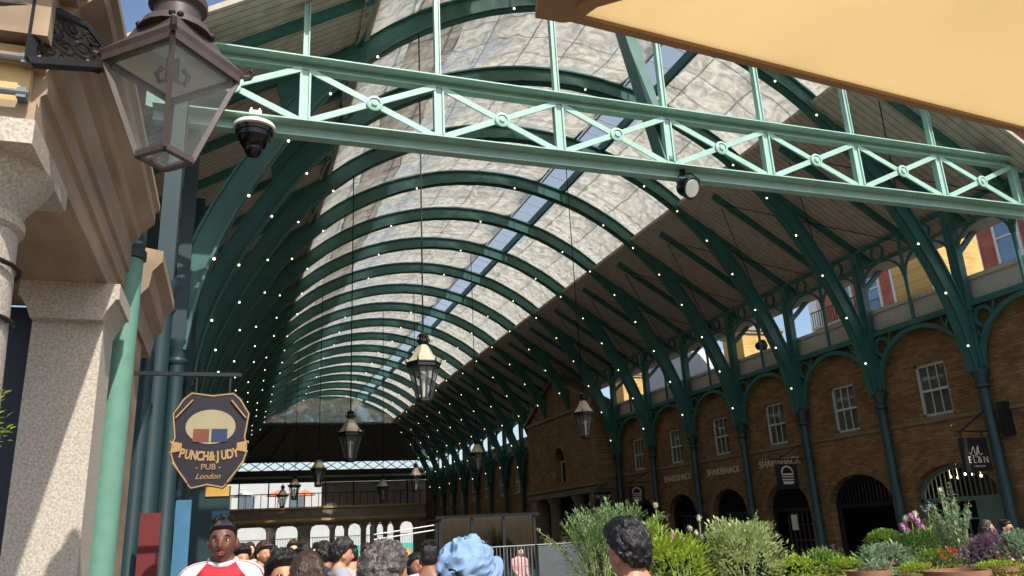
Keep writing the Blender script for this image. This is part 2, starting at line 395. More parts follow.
# ---------------------------------------------------------------- roof
YF = 10.75
def slope_sheet(side, y0, y1):
    b = MB()
    if side > 0: p = [(GXR-.3, GZ+.3*SLOPE), (16.75, GZ-SLOPE*(16.75-GXR))]
    else: p = [(GXL+.2, GZ+.2*SLOPE), (-1.9, GZ-SLOPE*(GXL+1.9))]
    (xa, za), (xb, zb) = p
    for dz in (.02, .1): pass
    b.add([(xa, y0, za+.1), (xb, y0, zb+.1), (xb, y1, zb+.1), (xa, y1, za+.1), (xa, y0, za+.2), (xb, y0, zb+.2), (xb, y1, zb+.2), (xa, y1, za+.2)],
          [(0,3,2,1),(4,5,6,7),(0,1,5,4),(1,2,6,5),(2,3,7,6),(3,0,4,7)])
    return b
slope_sheet(1, YF, YEND+3).build('ceiling_right', BOARD_SIDE, kind='structure', smooth=False)
slope_sheet(-1, YF, YEND+3).build('ceiling_left', BOARD_SIDE, kind='structure', smooth=False)
b = MB()
for x0, x1, z in ((16.6, 16.95, 8.28),): b.box((x0, YF, z-.12), (x1, YEND+3, z+.12))
b.build('trim_20', LSTONE, kind='structure', smooth=False)
# far end: boards sloping down to the end wall
b = MB(); ye = YEND+.2
b.add([(GXL-.3, ye, GZ), (GXR+.3, ye, GZ), (16.9, ye+4.2, 8.25), (-1.9, ye+4.2, 8.25), (GXL-.3, ye, GZ+.12), (GXR+.3, ye, GZ+.12), (16.9, ye+4.2, 8.37), (-1.9, ye+4.2, 8.37)],
      [(0,3,2,1),(4,5,6,7),(0,1,5,4),(1,2,6,5),(2,3,7,6),(3,0,4,7)])
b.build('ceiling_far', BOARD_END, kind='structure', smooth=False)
# glass over the arch with its bars
GOFF = .5
gx = [GXL+(GXR-GXL)*k/20 for k in range(21)]
gz = [max(rib_z(x)+GOFF, GZ+.15) for x in gx]
b = MB(); vs = []; fs = []
for x, z in zip(gx, gz): vs += [(x, YF, z), (x, ye, z)]
fs = [(2*k, 2*k+1, 2*k+3, 2*k+2) for k in range(20)]
b.add(vs, fs); b.build('ceiling_glazing', GLASS, kind='structure', recalc=False)
b = MB()
for k in range(0, 21, 2):
    b.bar((gx[k], YF, gz[k]), (gx[k], ye, gz[k]), .035, .05)
y = YF
while y < ye:
    for k in range(20): b.bar((gx[k], y, gz[k]), (gx[k+1], y, gz[k+1]), .018, .03)
    y += BAY/4
b.build('ceiling_glazing_bars', mat('glazing_bar_paint', (150, 146, 136), .6), kind='structure', smooth=False)
# long purlins under the glass
def purlin(x, label, w=.12, h=.2, dz=.28):
    z = rib_z(x)+dz
    tag(MB().box((x-w/2, YF, z-h/2), (x+w/2, ye, z+h/2)).build('roof_purlin', GREEN, smooth=False), label, 'purlin', 'long green roof purlins')
purlin(GXL, 'long dark green purlin at the lower left edge of the nets')
purlin(GXR, 'long dark green purlin at the lower right edge of the nets')
purlin(10.12, 'dark green beam along the right side of the clear skylight strip', .1, .26, .3)
purlin(9.25, 'dark green beam along the left side of the clear skylight strip', .06, .16, .3)

# arched ribs
def rib_parts(root, Y):
    n = len(RIB)
    MB().band(RIB, -.16, .2, Y-.035, Y+.035).build('web', GREEN, root)
    MB().band(RIB, .18, .225, Y-.13, Y+.13).build('bottom_flange', GREEN, root)
    MB().band(RIB, -.2, -.16, Y-.11, Y+.11).build('top_flange', GREEN, root)
    for s, x0 in ((1, GXR), (-1, GXL)):                # solid gusset where the boards meet the glass
        g = MB()
        zr = GZ+.05
        pts = [(x0-s*1.0, rib_z(x0-s*1.0)), (x0+s*1.3, rib_z(x0+s*1.3)), (x0+s*1.5, zr-SLOPE*1.5), (x0, zr+.05), (x0-s*.7, rib_z(x0-s*.7)+.25)]
        g.prism(pts, Y-.04, Y+.04, 'XZ').build('gusset', GREEN, root)
rib0 = thing('roof_rib', 'first green arched iron rib behind the front truss', 'roof rib', (CX, YS[0], 4.7), 'green arched iron ribs across the hall')
rib_parts(rib0, YS[0])
for k in range(1, NR):
    dup(rib0, (CX, YS[k], 4.7), None, '%s green arched iron rib behind the front truss%s' % (ORD[k], ', at the far end' if k == NR-1 else ''))
# strings of bulbs, one hung along each rib
CABLE = mat('black_cable', (14, 14, 15), .6)
bulb_me = MB().ball((0, 0, 0), .024, 8, 6).mesh('bulb', BULB)
def pathlen(p):
    L = [0]
    for a, b in zip(p, p[1:]): L.append(L[-1]+math.hypot(a[0]-b[0], a[1]-b[1]))
    return L
inner = []
for i in range(len(RIB)):
    a, b = RIB[max(i-1, 0)], RIB[min(i+1, len(RIB)-1)]; t = Vector((b[0]-a[0], b[1]-a[1])).normalized()
    inner.append((RIB[i][0]-t.y*.24, RIB[i][1]+t.x*.24))
LEN = pathlen(inner)
cable_me = None
for k in range(NR):
    s = thing('string_lights', 'string of warm bulbs along the %s arched rib behind the front truss' % ORD[k], 'string lights', (CX, YS[k]-.1, 4.7), 'bulb strings along the ribs')
    if cable_me is None:
        c = MB().tube([(x, YS[0]-.1, z) for x, z in inner], .007, 5).build('cable', CABLE, s); cable_me = c.data
    else:
        c = bpy.data.objects.new('cable', cable_me); COL.objects.link(c); c.parent = s
    d = .6+.35*((k*37) % 10)/10; step = 1.28
    while d < LEN[-1]-.4:
        i = next(j for j in range(len(LEN)) if LEN[j] > d); u = (d-LEN[i-1])/(LEN[i]-LEN[i-1])
        x = inner[i-1][0]+(inner[i][0]-inner[i-1][0])*u; z = inner[i-1][1]+(inner[i][1]-inner[i-1][1])*u
        o = bpy.data.objects.new('bulb', bulb_me); COL.objects.link(o); o.parent = s; o.location = (x-CX, -.02, z-4.7-.03)
        d += step*(1 if abs(x-CX) > 4.8 else 2.6)
# rafters under the boards, one at each rib and one between
def rafter(side, Y):
    z0 = GZ+.02
    if side > 0: p, q = (GXR, Y, z0), (16.6, Y, z0-SLOPE*(16.6-GXR))
    else: p, q = (GXL, Y, z0), (-1.7, Y, z0-SLOPE*(GXL+1.7))
    return MB().bar(p, q, .12, .17)
sides = (('left', -1), ('right', 1))
for nm, s in sides:
    r0 = None; n = 0; Y = YS[0]-BAY
    for j in range(2*NR):
        Y = YS[0]-BAY/2+j*BAY/2
        if Y > YEND: break
        lab = '%s green sloping rafter on the %s roof boards from the front%s' % (ORD[j//2], nm, ', midway between two ribs' if j % 2 == 0 else ', above a rib')
        if r0 is None: r0 = tag(rafter(s, Y).build('roof_rafter', GREEN, smooth=False), lab, 'rafter', 'green rafters under the %s boards' % nm); base = r0.location.copy(); yb = Y
        else: dup(r0, base+Vector((0, Y-yb, 0)), None, lab)
for k in range(9):
    u = k/8; p = Vector((GXL-.2+(GXR-GXL+.4)*u, ye+.02, GZ-.1)); q = Vector((-1.7+18.4*u, ye+4.15, 8.15))
    tag(MB().bar(p, q, .12, .16).build('roof_rafter', GREEN, smooth=False), '%s dark rafter from the left under the far sloping boards' % ORD[k], 'rafter', 'rafters under the far boards')
# thin tie rods crossing under the right boards
for k in range(8):
    ya, yb = YS[k]-BAY/2+.12, YS[k]+BAY/2-.12
    zz = lambda x: GZ-.12-SLOPE*(x-GXR)
    m = MB().cyl((13.1, ya, zz(13.1)), (16.2, yb, zz(16.2)), .012, n=6).cyl((13.1, yb, zz(13.1)), (16.2, ya, zz(16.2)), .012, n=6)
    tag(m.build('tie_rods', BLACK), 'crossed thin black tie rods under the right roof boards at the %s rib' % ORD[k], 'tie rods', 'crossed tie rods')

# shade nets hung between the ribs
def net(x0, x1, y0, y1, sag, seed, m, nu=22, nv=12):
    b = MB(); vs = []; fs = []
    for j in range(nv+1):
        v = j/nv
        for i in range(nu+1):
            u = i/nu; x = x0+(x1-x0)*u; y = y0+.06+(y1-y0-.12)*v
            w = 4*v*(1-v)
            z = rib_z(x)+.24-sag*w*(.65+.5*noise.noise(Vector((x*.5, seed*3.1, y*.3))))
            z += .1*w*noise.noise(Vector((x*1.4+seed*5, y*1.6, seed)))+.06*w*noise.noise(Vector((x*4, y*3.5, seed*2)))
            e = .12*noise.noise(Vector((y*1.3, seed*2.7, 0)))
            vs.append((x+e*(1-u)*(1-u)*.6+e*u*u*.6, y, z))
    for j in range(nv):
        for i in range(nu): a = j*(nu+1)+i; fs.append((a, a+1, a+nu+2, a+nu+1))
    return b.add(vs, fs)
edges = [YF]+YS
for k in range(len(edges)-1):
    y0, y1 = edges[k], edges[k+1]
    where = 'before the first rib' if k == 0 else 'behind the %s rib' % ORD[k-1]
    g = 'shade nets under the roof glass'
    tag(net(GXL-.1, 3.1, y0, y1, .2, k+1, NET_D, 10).build('shade_net', NET_D, recalc=False), 'cream shade net strip low on the left slope %s' % where, 'shade net', g)
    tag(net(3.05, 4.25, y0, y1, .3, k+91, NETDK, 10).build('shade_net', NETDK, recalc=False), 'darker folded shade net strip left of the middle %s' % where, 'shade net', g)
    tag(net(4.2, 9.2, y0, y1, .24, k+31, NET_O).build('shade_net', NET_O, recalc=False), 'thin wrinkled shade net under the glass over the middle %s' % where, 'shade net', g)
    tag(net(10.2, GXR+.12, y0, y1, .16, k+61, NET_D, 14).build('shade_net', NET_D, recalc=False), 'cream shade net on the right slope %s' % where, 'shade net', g)

# glass and drooping net that close the far end of the vault
b = MB(); q = [(x, z) for x, z in zip(gx, gz)]
b.prism([(GXR, GZ+.1)]+q[::-1]+[(GXL, GZ+.1)], ye-.1, ye-.06, 'XZ').build('ceiling_end_glass', GLASS, kind='structure', smooth=False)
m = MB()
for k in range(2, 20, 3): m.bar((gx[k], ye-.15, GZ+.1), (gx[k], ye-.15, gz[k]), .09)
m.bar((GXL, ye-.15, GZ+.12), (GXR, ye-.15, GZ+.12), .2).build('ceiling_end_bars', GREEN, kind='structure', smooth=False)
b = MB(); vs = []; fs = []
for i in range(31):
    u = i/30; x = GXL+(GXR-GXL)*u
    for j in range(9): v = j/8; z = GZ+.1+(rib_z(x)+.2-GZ-.1)*v; vs.append((x, ye-.35-.5*math.sin(PI*v)+.15*noise.noise(Vector((x*1.2, z*2, 3))), z-.3*math.sin(PI*3*u)**2*v))
fs = [(i*9+j, i*9+j+1, i*9+j+10, i*9+j+9) for i in range(30) for j in range(8)]
tag(b.add(vs, fs).build('shade_net', NET_O, recalc=False), 'drooping pale net closing the far end of the vault', 'shade net')

# ---------------------------------------------------------------- columns on the right wall with their upper posts
def wall_column(root, Y):
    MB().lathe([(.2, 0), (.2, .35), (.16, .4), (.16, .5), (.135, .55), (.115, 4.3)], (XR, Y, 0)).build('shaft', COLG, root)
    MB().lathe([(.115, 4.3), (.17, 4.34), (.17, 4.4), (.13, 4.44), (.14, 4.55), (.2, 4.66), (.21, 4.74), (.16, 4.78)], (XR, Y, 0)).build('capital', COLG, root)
    m = MB().box((XR-.05, Y-.13, 4.76), (XR+.14, Y+.13, 8.62))
    m.box((XR-.09, Y-.05, 4.76), (XR-.05, Y+.05, 8.3)).box((XR-.1, Y-.16, 6.1), (XR+.16, Y+.16, 6.42))
    m.build('post', GREEN, root, smooth=False)
    MB().bar((XR+.1, Y, 7.5), (XR+.85, Y, 8.2), .09, .12).build('eave_strut', GREEN, root, smooth=False)
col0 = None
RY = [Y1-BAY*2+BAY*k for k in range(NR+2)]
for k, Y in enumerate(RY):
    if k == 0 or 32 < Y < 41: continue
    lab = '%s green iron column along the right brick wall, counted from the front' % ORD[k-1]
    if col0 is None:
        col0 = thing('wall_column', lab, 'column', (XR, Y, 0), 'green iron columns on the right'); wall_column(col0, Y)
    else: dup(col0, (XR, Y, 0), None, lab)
def arcade_bay(root, Y):
    c = Y+BAY/2; hw = BAY/2-.13
    MB().box((XR-.03, Y+.1, 6.2), (XR+.09, Y+BAY-.1, 6.34)).build('top_bar', GREEN, root, smooth=False)
    MB().band(arch_pts(c, hw, 4.8, 1.33, 24), -.06, .05, XR-.02, XR+.08, 'YZ').build('arch', GREEN, root)
    for s in (-1, 1):
        MB().band(ring((c+s*(hw-.27), 5.9), .22), -.035, .035, XR, XR+.06, 'YZ', True).build('spandrel_ring', GREEN, root)
        MB().bar((XR+.03, c+s*(hw-.6), 6.2), (XR+.03, c+s*(hw-.52), 5.93), .05).bar((XR+.03, c+s*(hw-.05), 5.6), (XR+.03, c+s*(hw-.14), 5.32), .05).build('spandrel_stay', GREEN, root, smooth=False)
ar0 = None
for k, Y in enumerate(RY[:-1]):
    if 31 < Y+BAY/2 < 41: continue
    lab = 'green iron arch with pierced ring spandrels in the %s bay of the right wall' % ORD[k]
    if ar0 is None: ar0 = thing('arcade_arch', lab, 'iron arch', (XR, Y, 4.8), 'iron arches between the wall columns'); arcade_bay(ar0, Y)
    else: dup(ar0, (XR, Y, 4.8), None, lab)
def eave_bay(root, Y):
    c = Y+BAY/2
    MB().box((XR, Y, 8.6), (XR+.1, Y+BAY, 8.68)).build('upper_rail', GREEN, root, smooth=False)
    MB().box((XR, Y, 8.1), (XR+.1, Y+BAY, 8.17)).build('lower_rail', GREEN, root, smooth=False)
    MB().cyl((XR+.05, c, 6.3), (XR+.05, c, 8.62), .045, n=10).build('middle_post', GREEN, root)
    for s in (-1, 1):
        MB().band(ring((c+s*BAY/4, 8.385), .2), -.03, .025, XR+.02, XR+.08, 'YZ', True).build('lattice_ring', GREEN, root)
        p = [(c+s*(.65-.62*math.cos(t)), 7.5+.6*math.sin(t)) for t in [PI/2*q/8 for q in range(9)]]
        MB().band(p, -.025, .025, XR+.02, XR+.08, 'YZ').build('curved_brace', GREEN, root)
        p = [(c+s*(BAY/2-.72+.62*math.cos(t)), 7.5+.6*math.sin(t)) for t in [PI/2*q/8 for q in range(9)]]
        MB().band(p, -.025, .025, XR+.02, XR+.08, 'YZ').build('curved_brace', GREEN, root)
ev0 = None
for k, Y in enumerate(RY[:-1]):
    lab = 'green ring lattice and slim post under the right eaves, %s bay from the front' % ORD[k]
    if ev0 is None: ev0 = thing('eaves_lattice', lab, 'lattice', (XR, Y, 6.3), 'ring lattices under the right eaves'); eave_bay(ev0, Y)
    else: dup(ev0, (XR, Y, 6.3), None, lab)

# columns on the left; their shade is put into a darker paint
def left_column(root, Y):
    MB().lathe([(.2, 0), (.2, .4), (.16, .45), (.16, .6), (.13, .65), (.115, 4.5)], (XL, Y, 0)).build('shaft', DKGRN, root)
    MB().lathe([(.115, 4.45), (.15, 4.5), (.15, 4.54), (.13, 4.57), (.14, 4.7), (.18, 4.8), (.18, 4.86)], (XL, Y, 0)).build('capital', DKGRN, root)
    MB().box((XL-.1, Y-.14, 4.84), (XL+.1, Y+.14, 8.6)).build('post', DKGRN, root, smooth=False)
lc0 = None
for k, Y in enumerate([YS[0]-BAY]+YS):
    lab = '%s green iron column along the left side, counted from the stone pier' % ORD[k]
    if lc0 is None: lc0 = thing('iron_column', lab, 'column', (XL, Y, 0), 'green iron columns on the left'); left_column(lc0, Y)
    else: dup(lc0, (XL, Y, 0), None, lab)

# ---------------------------------------------------------------- front truss
TY = 11.4; ZB, ZT = 7.87, 8.86
tr = thing('iron_truss', 'pale green iron cross braced truss spanning the open front of the hall', 'truss', (CX, TY, ZB))
x0, x1 = -1.35, 17.9
MB().box((x0, TY-.03, ZB-.19), (x1, TY, ZB-.03)).box((x0, TY-.26, ZB-.03), (x1, TY+.17, ZB-.008)).box((x0, TY-.09, ZB-.21), (x1, TY+.08, ZB-.19)).build('bottom_chord', PALE, tr, smooth=False)
MB().box((x0, TY-.03, ZT), (x1, TY, ZT+.1)).box((x0, TY-.26, ZT+.1), (x1, TY+.17, ZT+.122)).box((x0, TY-.09, ZT-.02), (x1, TY+.08, ZT)).build('top_chord', PALE, tr, smooth=False)
SP = 2.155; px = [7.25+SP*k for k in range(-4, 6)]
for x in px:
    top = min(14.0, 10.7+(x-GXL)*.55) if x < CX else 13.5-(x-CX)*.5
    m = MB().box((x-.085, TY-.1, ZB), (x-.055, TY+.02, ZT)).box((x+.055, TY-.1, ZB), (x+.085, TY+.02, ZT)).box((x-.055, TY-.07, ZB), (x+.055, TY-.05, ZT))
    m.box((x-.05, TY-.08, ZT+.13), (x-.03, TY+.03, top)).box((x+.03, TY-.08, ZT+.13), (x+.05, TY+.03, top)).box((x-.03, TY-.05, ZT+.13), (x+.03, TY-.03, top))
    m.build('post', PALE, tr, smooth=False)
for a, bx in zip(px, px[1:]):
    for z0, z1 in ((ZB+.06, ZT-.04), (ZT-.04, ZB+.06)):
        MB().bar((a+.08, TY-.1 if z0 < z1 else TY-.07, z0), (bx-.08, TY-.1 if z0 < z1 else TY-.07, z1), .03, .1, (0, 0, 1)).build('diagonal', PALE, tr, smooth=False)
    c = (a+bx)/2; Mx = Matrix.Rotation(PI/2, 4, 'X')
    MB().lathe([(.13, 0), (.13, .03), (.09, .04), (.09, .02), (.05, .02), (.05, .05), (.0, .055)], (c, TY-.12, (ZB+ZT-.02)/2), 16, Mx).build('boss', PALE, tr)
MB().bar((7.25, TY+.05, ZB+.1), (7.25, TY+1.3, 12.2), .26, .3).build('raking_strut', GREEN, tr, smooth=False, label='thick dark green raking strut')

# ---------------------------------------------------------------- brick pavilion that stands out from the right wall
PX = 15.2; PY0, PY1 = 32.35, 40.95; PC = (PY0+PY1)/2
pv = thing('brick_pavilion', 'gabled brown brick pavilion front with arched window and stone doorway on right wall', 'pavilion', (PX, PC, 0))
gab = [(PY0, 3.5), (PY1, 3.5), (PY1, 7.1), (PC, 8.9), (PY0, 7.1)]
win = [(PC+.62, 3.9)]+arch_pts(PC, .62, 4.9, .62)+[(PC-.62, 3.9)]
MB().holed(gab, [win], PX, PX+.9, 'YZ').build('wall', BRICKR, pv, smooth=False)
m = MB().box((PX-.12, PY0-.1, 3.2), (PX+.95, PY1+.1, 3.5)).box((PX-.2, PY0-.18, 3.5), (PX+.95, PY1+.18, 3.6)); m.build('entablature', DSTONE, pv, smooth=False)
MB().box((PX-.08, PY0-.06, 7.02), (PX+.9, PY1+.06, 7.16)).build('eaves_band', DSTONE, pv, smooth=False)
for s in (-1, 1):
    MB().bar((PX+.3, PC+s*(PY1-PC+.2), 7.12), (PX+.3, PC, 9.02), .95, .16, (0, 0, 1)).build('raking_cornice', DSTONE, pv, smooth=False)
    MB().box((PX-.06, PC+s*(PY1-PC-.5)-.5, 0), (PX+.9, PC+s*(PY1-PC-.5)+.5, 3.2)).build('pilaster', DSTONE, pv, smooth=False)
    MB().lathe([(.36, 0), (.36, .15), (.3, .2), (.27, 2.85), (.3, 2.9), (.38, 3.05), (.38, 3.2)], (PX+.25, PC+s*1.5, 0)).build('round_column', DSTONE, pv)
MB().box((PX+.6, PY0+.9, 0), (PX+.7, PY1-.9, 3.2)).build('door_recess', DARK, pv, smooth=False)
MB().band(arch_pts(PC, .62, 4.9, .62), -.2, 0, PX-.03, PX+.05, 'YZ').build('window_arch', BRICKR, pv, smooth=False)
f = MB().box((PX+.3, PC-.03, 3.9), (PX+.36, PC+.03, 5.5)).box((PX+.3, PC-.6, 4.85), (PX+.36, PC+.6, 4.92)).box((PX+.3, PC-.62, 3.9), (PX+.36, PC-.55, 4.95)).box((PX+.3, PC+.55, 3.9), (PX+.36, PC+.62, 4.95))
f.build('window_sash', WINP, pv, smooth=False)
MB().box((PX+.34, PC-.62, 3.9), (PX+.35, PC+.62, 5.5)).build('pane', WGLASS, pv, smooth=False)

# ---------------------------------------------------------------- far end of the hall
FY = YEND+4.3
outer = [(-2, 0), (17, 0), (17, 4.5), (-2, 4.5)]
def round_open(x0, x1, z0, z1, r=.45): return [(x1, z0), (x1, z1-r), (x1-r*.3, z1-r*.3), (x1-r, z1), (x0+r, z1), (x0+r*.3, z1-r*.3), (x0, z1-r), (x0, z0)]
ops = [round_open(a, b_, .02, 3.0) for a, b_ in ((-1.6, -.2), (.6, 3.0), (3.75, 5.5), (6.5, 8.1), (8.5, 9.3), (9.6, 10.7), (11.1, 11.7), (12.0, 12.6), (12.9, 13.5), (14.0, 15.2))]
MB().holed(outer, ops, FY, FY+.5, 'XZ').build('wall_far', STONE, kind='structure', smooth=False)
MB().box((-2, FY-.35, 3.35), (17, FY, 3.55)).box((-2, FY-.2, 3.2), (17, FY, 3.35)).box((-2, FY-.12, 4.35), (17, FY, 4.5)).build('trim_21', SAND, kind='structure', smooth=False)
MB().box((-2, FY+.1, 6.5), (17, FY+.4, 6.85)).box((-2, FY-.1, 7.25), (17, FY+.3, 7.5)).box((-2, FY+.02, 6.85), (17, FY+.3, 7.25)).build('trim_22', DKGRN, kind='structure', smooth=False)
MB().box((-2, FY-.12, 6.85), (17, FY+.02, 7.02)).build('trim_23', STONE, kind='structure', smooth=False)
MB().box((7.4, FY+.6, 4.5), (17, FY+.8, 6.5)).box((-2, FY+.6, 4.4), (17, FY+5, 4.5)).build('wall_gallery', STONE, kind='structure', smooth=False)
g = thing('roof_lattice', 'dark cross braced lattice strip under the far sloping boards', 'lattice', (CX, FY, 7.5))
for k in range(18):
    xa = -1.7+k*1.03
    MB().bar((xa, FY, 7.5), (xa+1.03, FY, 8.2), .06).bar((xa, FY+.05, 8.2), (xa+1.03, FY+.05, 7.5), .06).build('cross_brace', BLACK, g, smooth=False)
MB().box((-1.8, FY-.05, 8.15), (17, FY+.1, 8.26)).build('top_rail', BLACK, g, smooth=False)
g = thing('gallery_railing', 'dark iron railing along the far gallery above the stone parapet', 'railing', (CX, FY, 4.5))
MB().box((-1.8, FY+.02, 5.55), (16.6, FY+.07, 5.62)).build('handrail', BLACK, g, smooth=False)
for k in range(32): x = -1.6+k*.58; MB().bar((x, FY+.045, 4.5), (x, FY+.045, 6.5 if k % 4 == 0 else 5.56), .05 if k % 4 else .1).build('upright', BLACK, g, smooth=False)
for k, (x, w, m) in enumerate(((1.2, 1.1, WHITEP), (4.0, 1.0, mat('orange_cloth', (206, 110, 74), .8)), (6.3, .9, mat('salmon_cloth', (214, 122, 90), .8)))):
    tag(MB().lathe([(w, 0), (w*.98, .12), (.05, .5), (.02, .58)], (x, FY+3.2+k*.3, 5.6), 8).cyl((x, FY+3.2+k*.3, 4.5), (x, FY+3.2+k*.3, 5.9), .03).build('parasol', m), ('white parasol behind the far gallery railing', 'orange parasol in the middle of the far gallery', 'salmon parasol at the right of the far gallery')[k], 'parasol')
FARW = mat('far_pale_render', (176, 178, 176), .8, .06, 1)
fb = thing('pale_building', 'pale sunlit building seen through the openings at the far end', 'building', (8, FY+22, 0))
MB().box((-30, FY+22, 0), (50, FY+30, 9.5)).build('facade', FARW, fb, smooth=False)
for k in range(12): MB().box((-25+k*5.2, FY+21.9, 3.9), (-23.4+k*5.2, FY+22.05, 6.6)).build('window', mat('far_window', (92, 104, 112), .3) if k == 0 else MATS['far_window'], fb, smooth=False)
MB().box((-30, FY+21.5, 0), (50, FY+22, 1.1)).build('plinth', mat('far_teal', (70, 170, 160), .7), fb, smooth=False)
fr = thing('iron_fence', 'thin upright railings outside the far openings', 'fence', (8, FY+8, 0))
m = MB()
for k in range(100): m.bar((-4+k*.22, FY+8, 0), (-4+k*.22, FY+8, 2.1), .035)
m.box((-4, FY+7.97, 2.0), (18, FY+8.03, 2.08)).build('railing_bars', STEEL, fr, smooth=False)

# ---------------------------------------------------------------- roofs and chimneys over the right wall
def chimney(label, x0, y0, x1, y1, z1, pots):
    c = thing('brick_chimney', label, 'chimney', ((x0+x1)/2, (y0+y1)/2, 6.2))
    MB().box((x0+.001, y0, 6.2), (x1, y1, z1)).build('stack', BRICKYX, c, smooth=False)
    MB().box((x0-.07, y0-.07, z1), (x1+.07, y1+.07, z1+.12)).box((x0-.12, y0-.12, z1+.12), (x1+.12, y1+.12, z1+.25)).build('cap', STONE, c, smooth=False)
    for k in range(pots): y = x0+(x1-x0)*(k+.5)/pots; MB().lathe([(.14, 0), (.1, .4), (.13, .42), (.13, .5)], (y, (y0+y1)/2, z1+.25), 12).build('chimney_pot', REDBR, c)
chimney('sunlit yellow brick chimney stack before the red building, above the right parapet', 19.4, 17.1, 21.6, 18.5, 11.0, 4)
chimney('yellow brick chimney stack against blue sky between two right ribs', 19.4, 26.6, 21.3, 28.0, 9.0, 3)
chimney('small distant yellow chimney stack over the right parapet', 19.4, 37.4, 20.6, 38.4, 9.3, 2)
rb = thing('red_brick_building', 'red brick town house with stone bands and sash windows behind the right parapet', 'building', (36, 29, 0))
RX = 32.0
MB().box((RX, 12, 0), (RX+9, 36.3, 19)).build('wall', REDBR, rb, smooth=False)
for k, z in enumerate((11.6, 15.3)): MB().box((RX-.12, 12, z), (RX+.1, 36.3, z+.32)).build('stone_band', WHITEP, rb, smooth=False)
SKYGL = mat('sash_glass', (120, 138, 154), .08, .1, 2, spec=.9, metal=.4)
for k in range(11):
    y = 13.6+k*2.05
    fw = MB().box((RX-.08, y-.62, 12.1), (RX+.02, y-.5, 14.4)).box((RX-.08, y+.5, 12.1), (RX+.02, y+.62, 14.4)).box((RX-.1, y-.7, 14.3), (RX+.02, y+.7, 14.6)).box((RX-.08, y-.5, 13.2), (RX+.02, y+.5, 13.28)).build('window_frame', WHITEP, rb, smooth=False)
    MB().box((RX-.03, y-.5, 12.1), (RX, y+.5, 14.35)).build('pane', SKYGL, fw, smooth=False)
MB().box((RX-.35, 36.0, 10.9), (RX+9, 36.7, 19)).build('corner_pier', WHITEP, rb, smooth=False)
bl = thing('balcony', 'black iron balcony railing on the corner of the red building', 'balcony', (RX-.5, 34, 11.9))
MB().box((RX-.9, 31.5, 11.9), (RX-.0, 36.0, 12.0)).build('slab', STONE, bl, smooth=False)
m = MB().bar((RX-.85, 31.5, 12.9), (RX-.85, 36, 12.9), .06)
for k in range(24): m.bar((RX-.85, 31.55+k*.19, 12.0), (RX-.85, 31.55+k*.19, 12.9), .03)
m.build('railing', BLACK, bl, smooth=False)
tag(MB().prism([(36, 6), (46, 6), (46, 10.2), (44, 11.2), (40, 11.6), (37, 10.6), (36, 9.6)], 24, 34, 'YZ').build('curved_roof', FARW), 'pale curved roof with sky behind it, far along the right parapet', 'roof')
tag(MB().lathe([(.02, 0), (.17, 0), (.17, .1), (.12, .28), (.06, .3)], (0, 0, 0), 14, Matrix.Rotation(-PI/2-.3, 4, 'Y')).move(Matrix.Translation((16.5, 21.5, 7.25))).box((16.45, 21.45, 6.97), (16.55, 21.55, 7.2)).build('flood_lamp', BLACK), 'black round flood lamp standing on the right parapet', 'lamp')

# ---------------------------------------------------------------- signs on the right wall
LET = mat('sign_letters', (196, 188, 176), .5, .03)
RED_L = mat('sign_letters_aged', (196, 180, 160), .5, .03)
for k, (c, lab) in enumerate(((bays[4]+.1, 'raised letter sign over the shop door beside the burger sign'), (bays[5]+.1, 'raised letter sign over the grilled arch left of the bushes'), (bays[6]+.1, 'dim raised letter sign over the arch behind the tall flower'))):
    s = thing('shop_lettering', lab, 'sign', (WX-.03, c, 3.35), 'shop lettering on the brick wall')
    for wd, dy in (('SHAKE', .5), ('SHACK', -.5)): writing('letters', wd, .32, RED_L, s, face_w(Vector((WX-.02, c+dy, 3.37))), .012, 0, 1.06)
def hang_sign(Y, label, x0, x1, z0, z1, name='hanging_sign'):
    s = thing(name, label, 'sign', ((x0+x1)/2, Y, z0), None)
    MB().box((x0, Y-.03, z0), (x1, Y+.03, z1)).build('panel', mat('sign_panel', (24, 26, 30), .5, .05) if 'sign_panel' not in MATS else MATS['sign_panel'], s, smooth=False)
    m = MB().bar((x0-.1, Y, z1+.14), (XR-.13, Y, z1+.14), .035).bar((x0+.1, Y, z1+.14), (XR-.13, Y, z1+.6), .03)
    for x in (x0+.08, x1-.08): m.bar((x, Y, z1), (x, Y, z1+.14), .015)
    m.tube([(x0-.1+.07*math.cos(t), Y, z1+.21+.07*math.sin(t)) for t in [-PI/2-q*PI*1.4/8 for q in range(9)]], .014, 6)
    m.build('bracket', BLACK, s, smooth=False)
    return s
e = hang_sign(RY[2], 'square navy hanging sign with script emblem and white capitals on the right', 14.95, 15.72, 2.47, 3.2)
P = lambda x, z: Vector((x, RY[2]-.036, z))
writing('name_letters', 'EL&N', .2, LET, e, face_s(P(15.36, 2.72)), .004, 0, 1.35)
writing('small_letters', 'LONDON', .055, LET, e, face_s(P(15.36, 2.585)), .004, 0, 1.6)
m = MB()
for pts in (((-.16, .12), (-.1, .2), (-.04, .32), (-.03, .12), (.03, .1), (.06, .18)), ((.0, .1), (.05, .22), (.09, .34), (.08, .14), (.13, .1), (.18, .15)), ((-.2, .16), (-.14, .1), (-.06, .09), (.04, .07))):
    m.tube([(15.33+a, RY[2]-.034, 2.72+b_) for a, b_ in smooth_path(list(pts), 2)], .009, 6)
m.build('script_emblem', LET, e)
MB().box((XR-.02, 12.95, 3.2), (XR+.2, 13.1, 3.95)).build('wall_plate', BLACK, e, smooth=False)
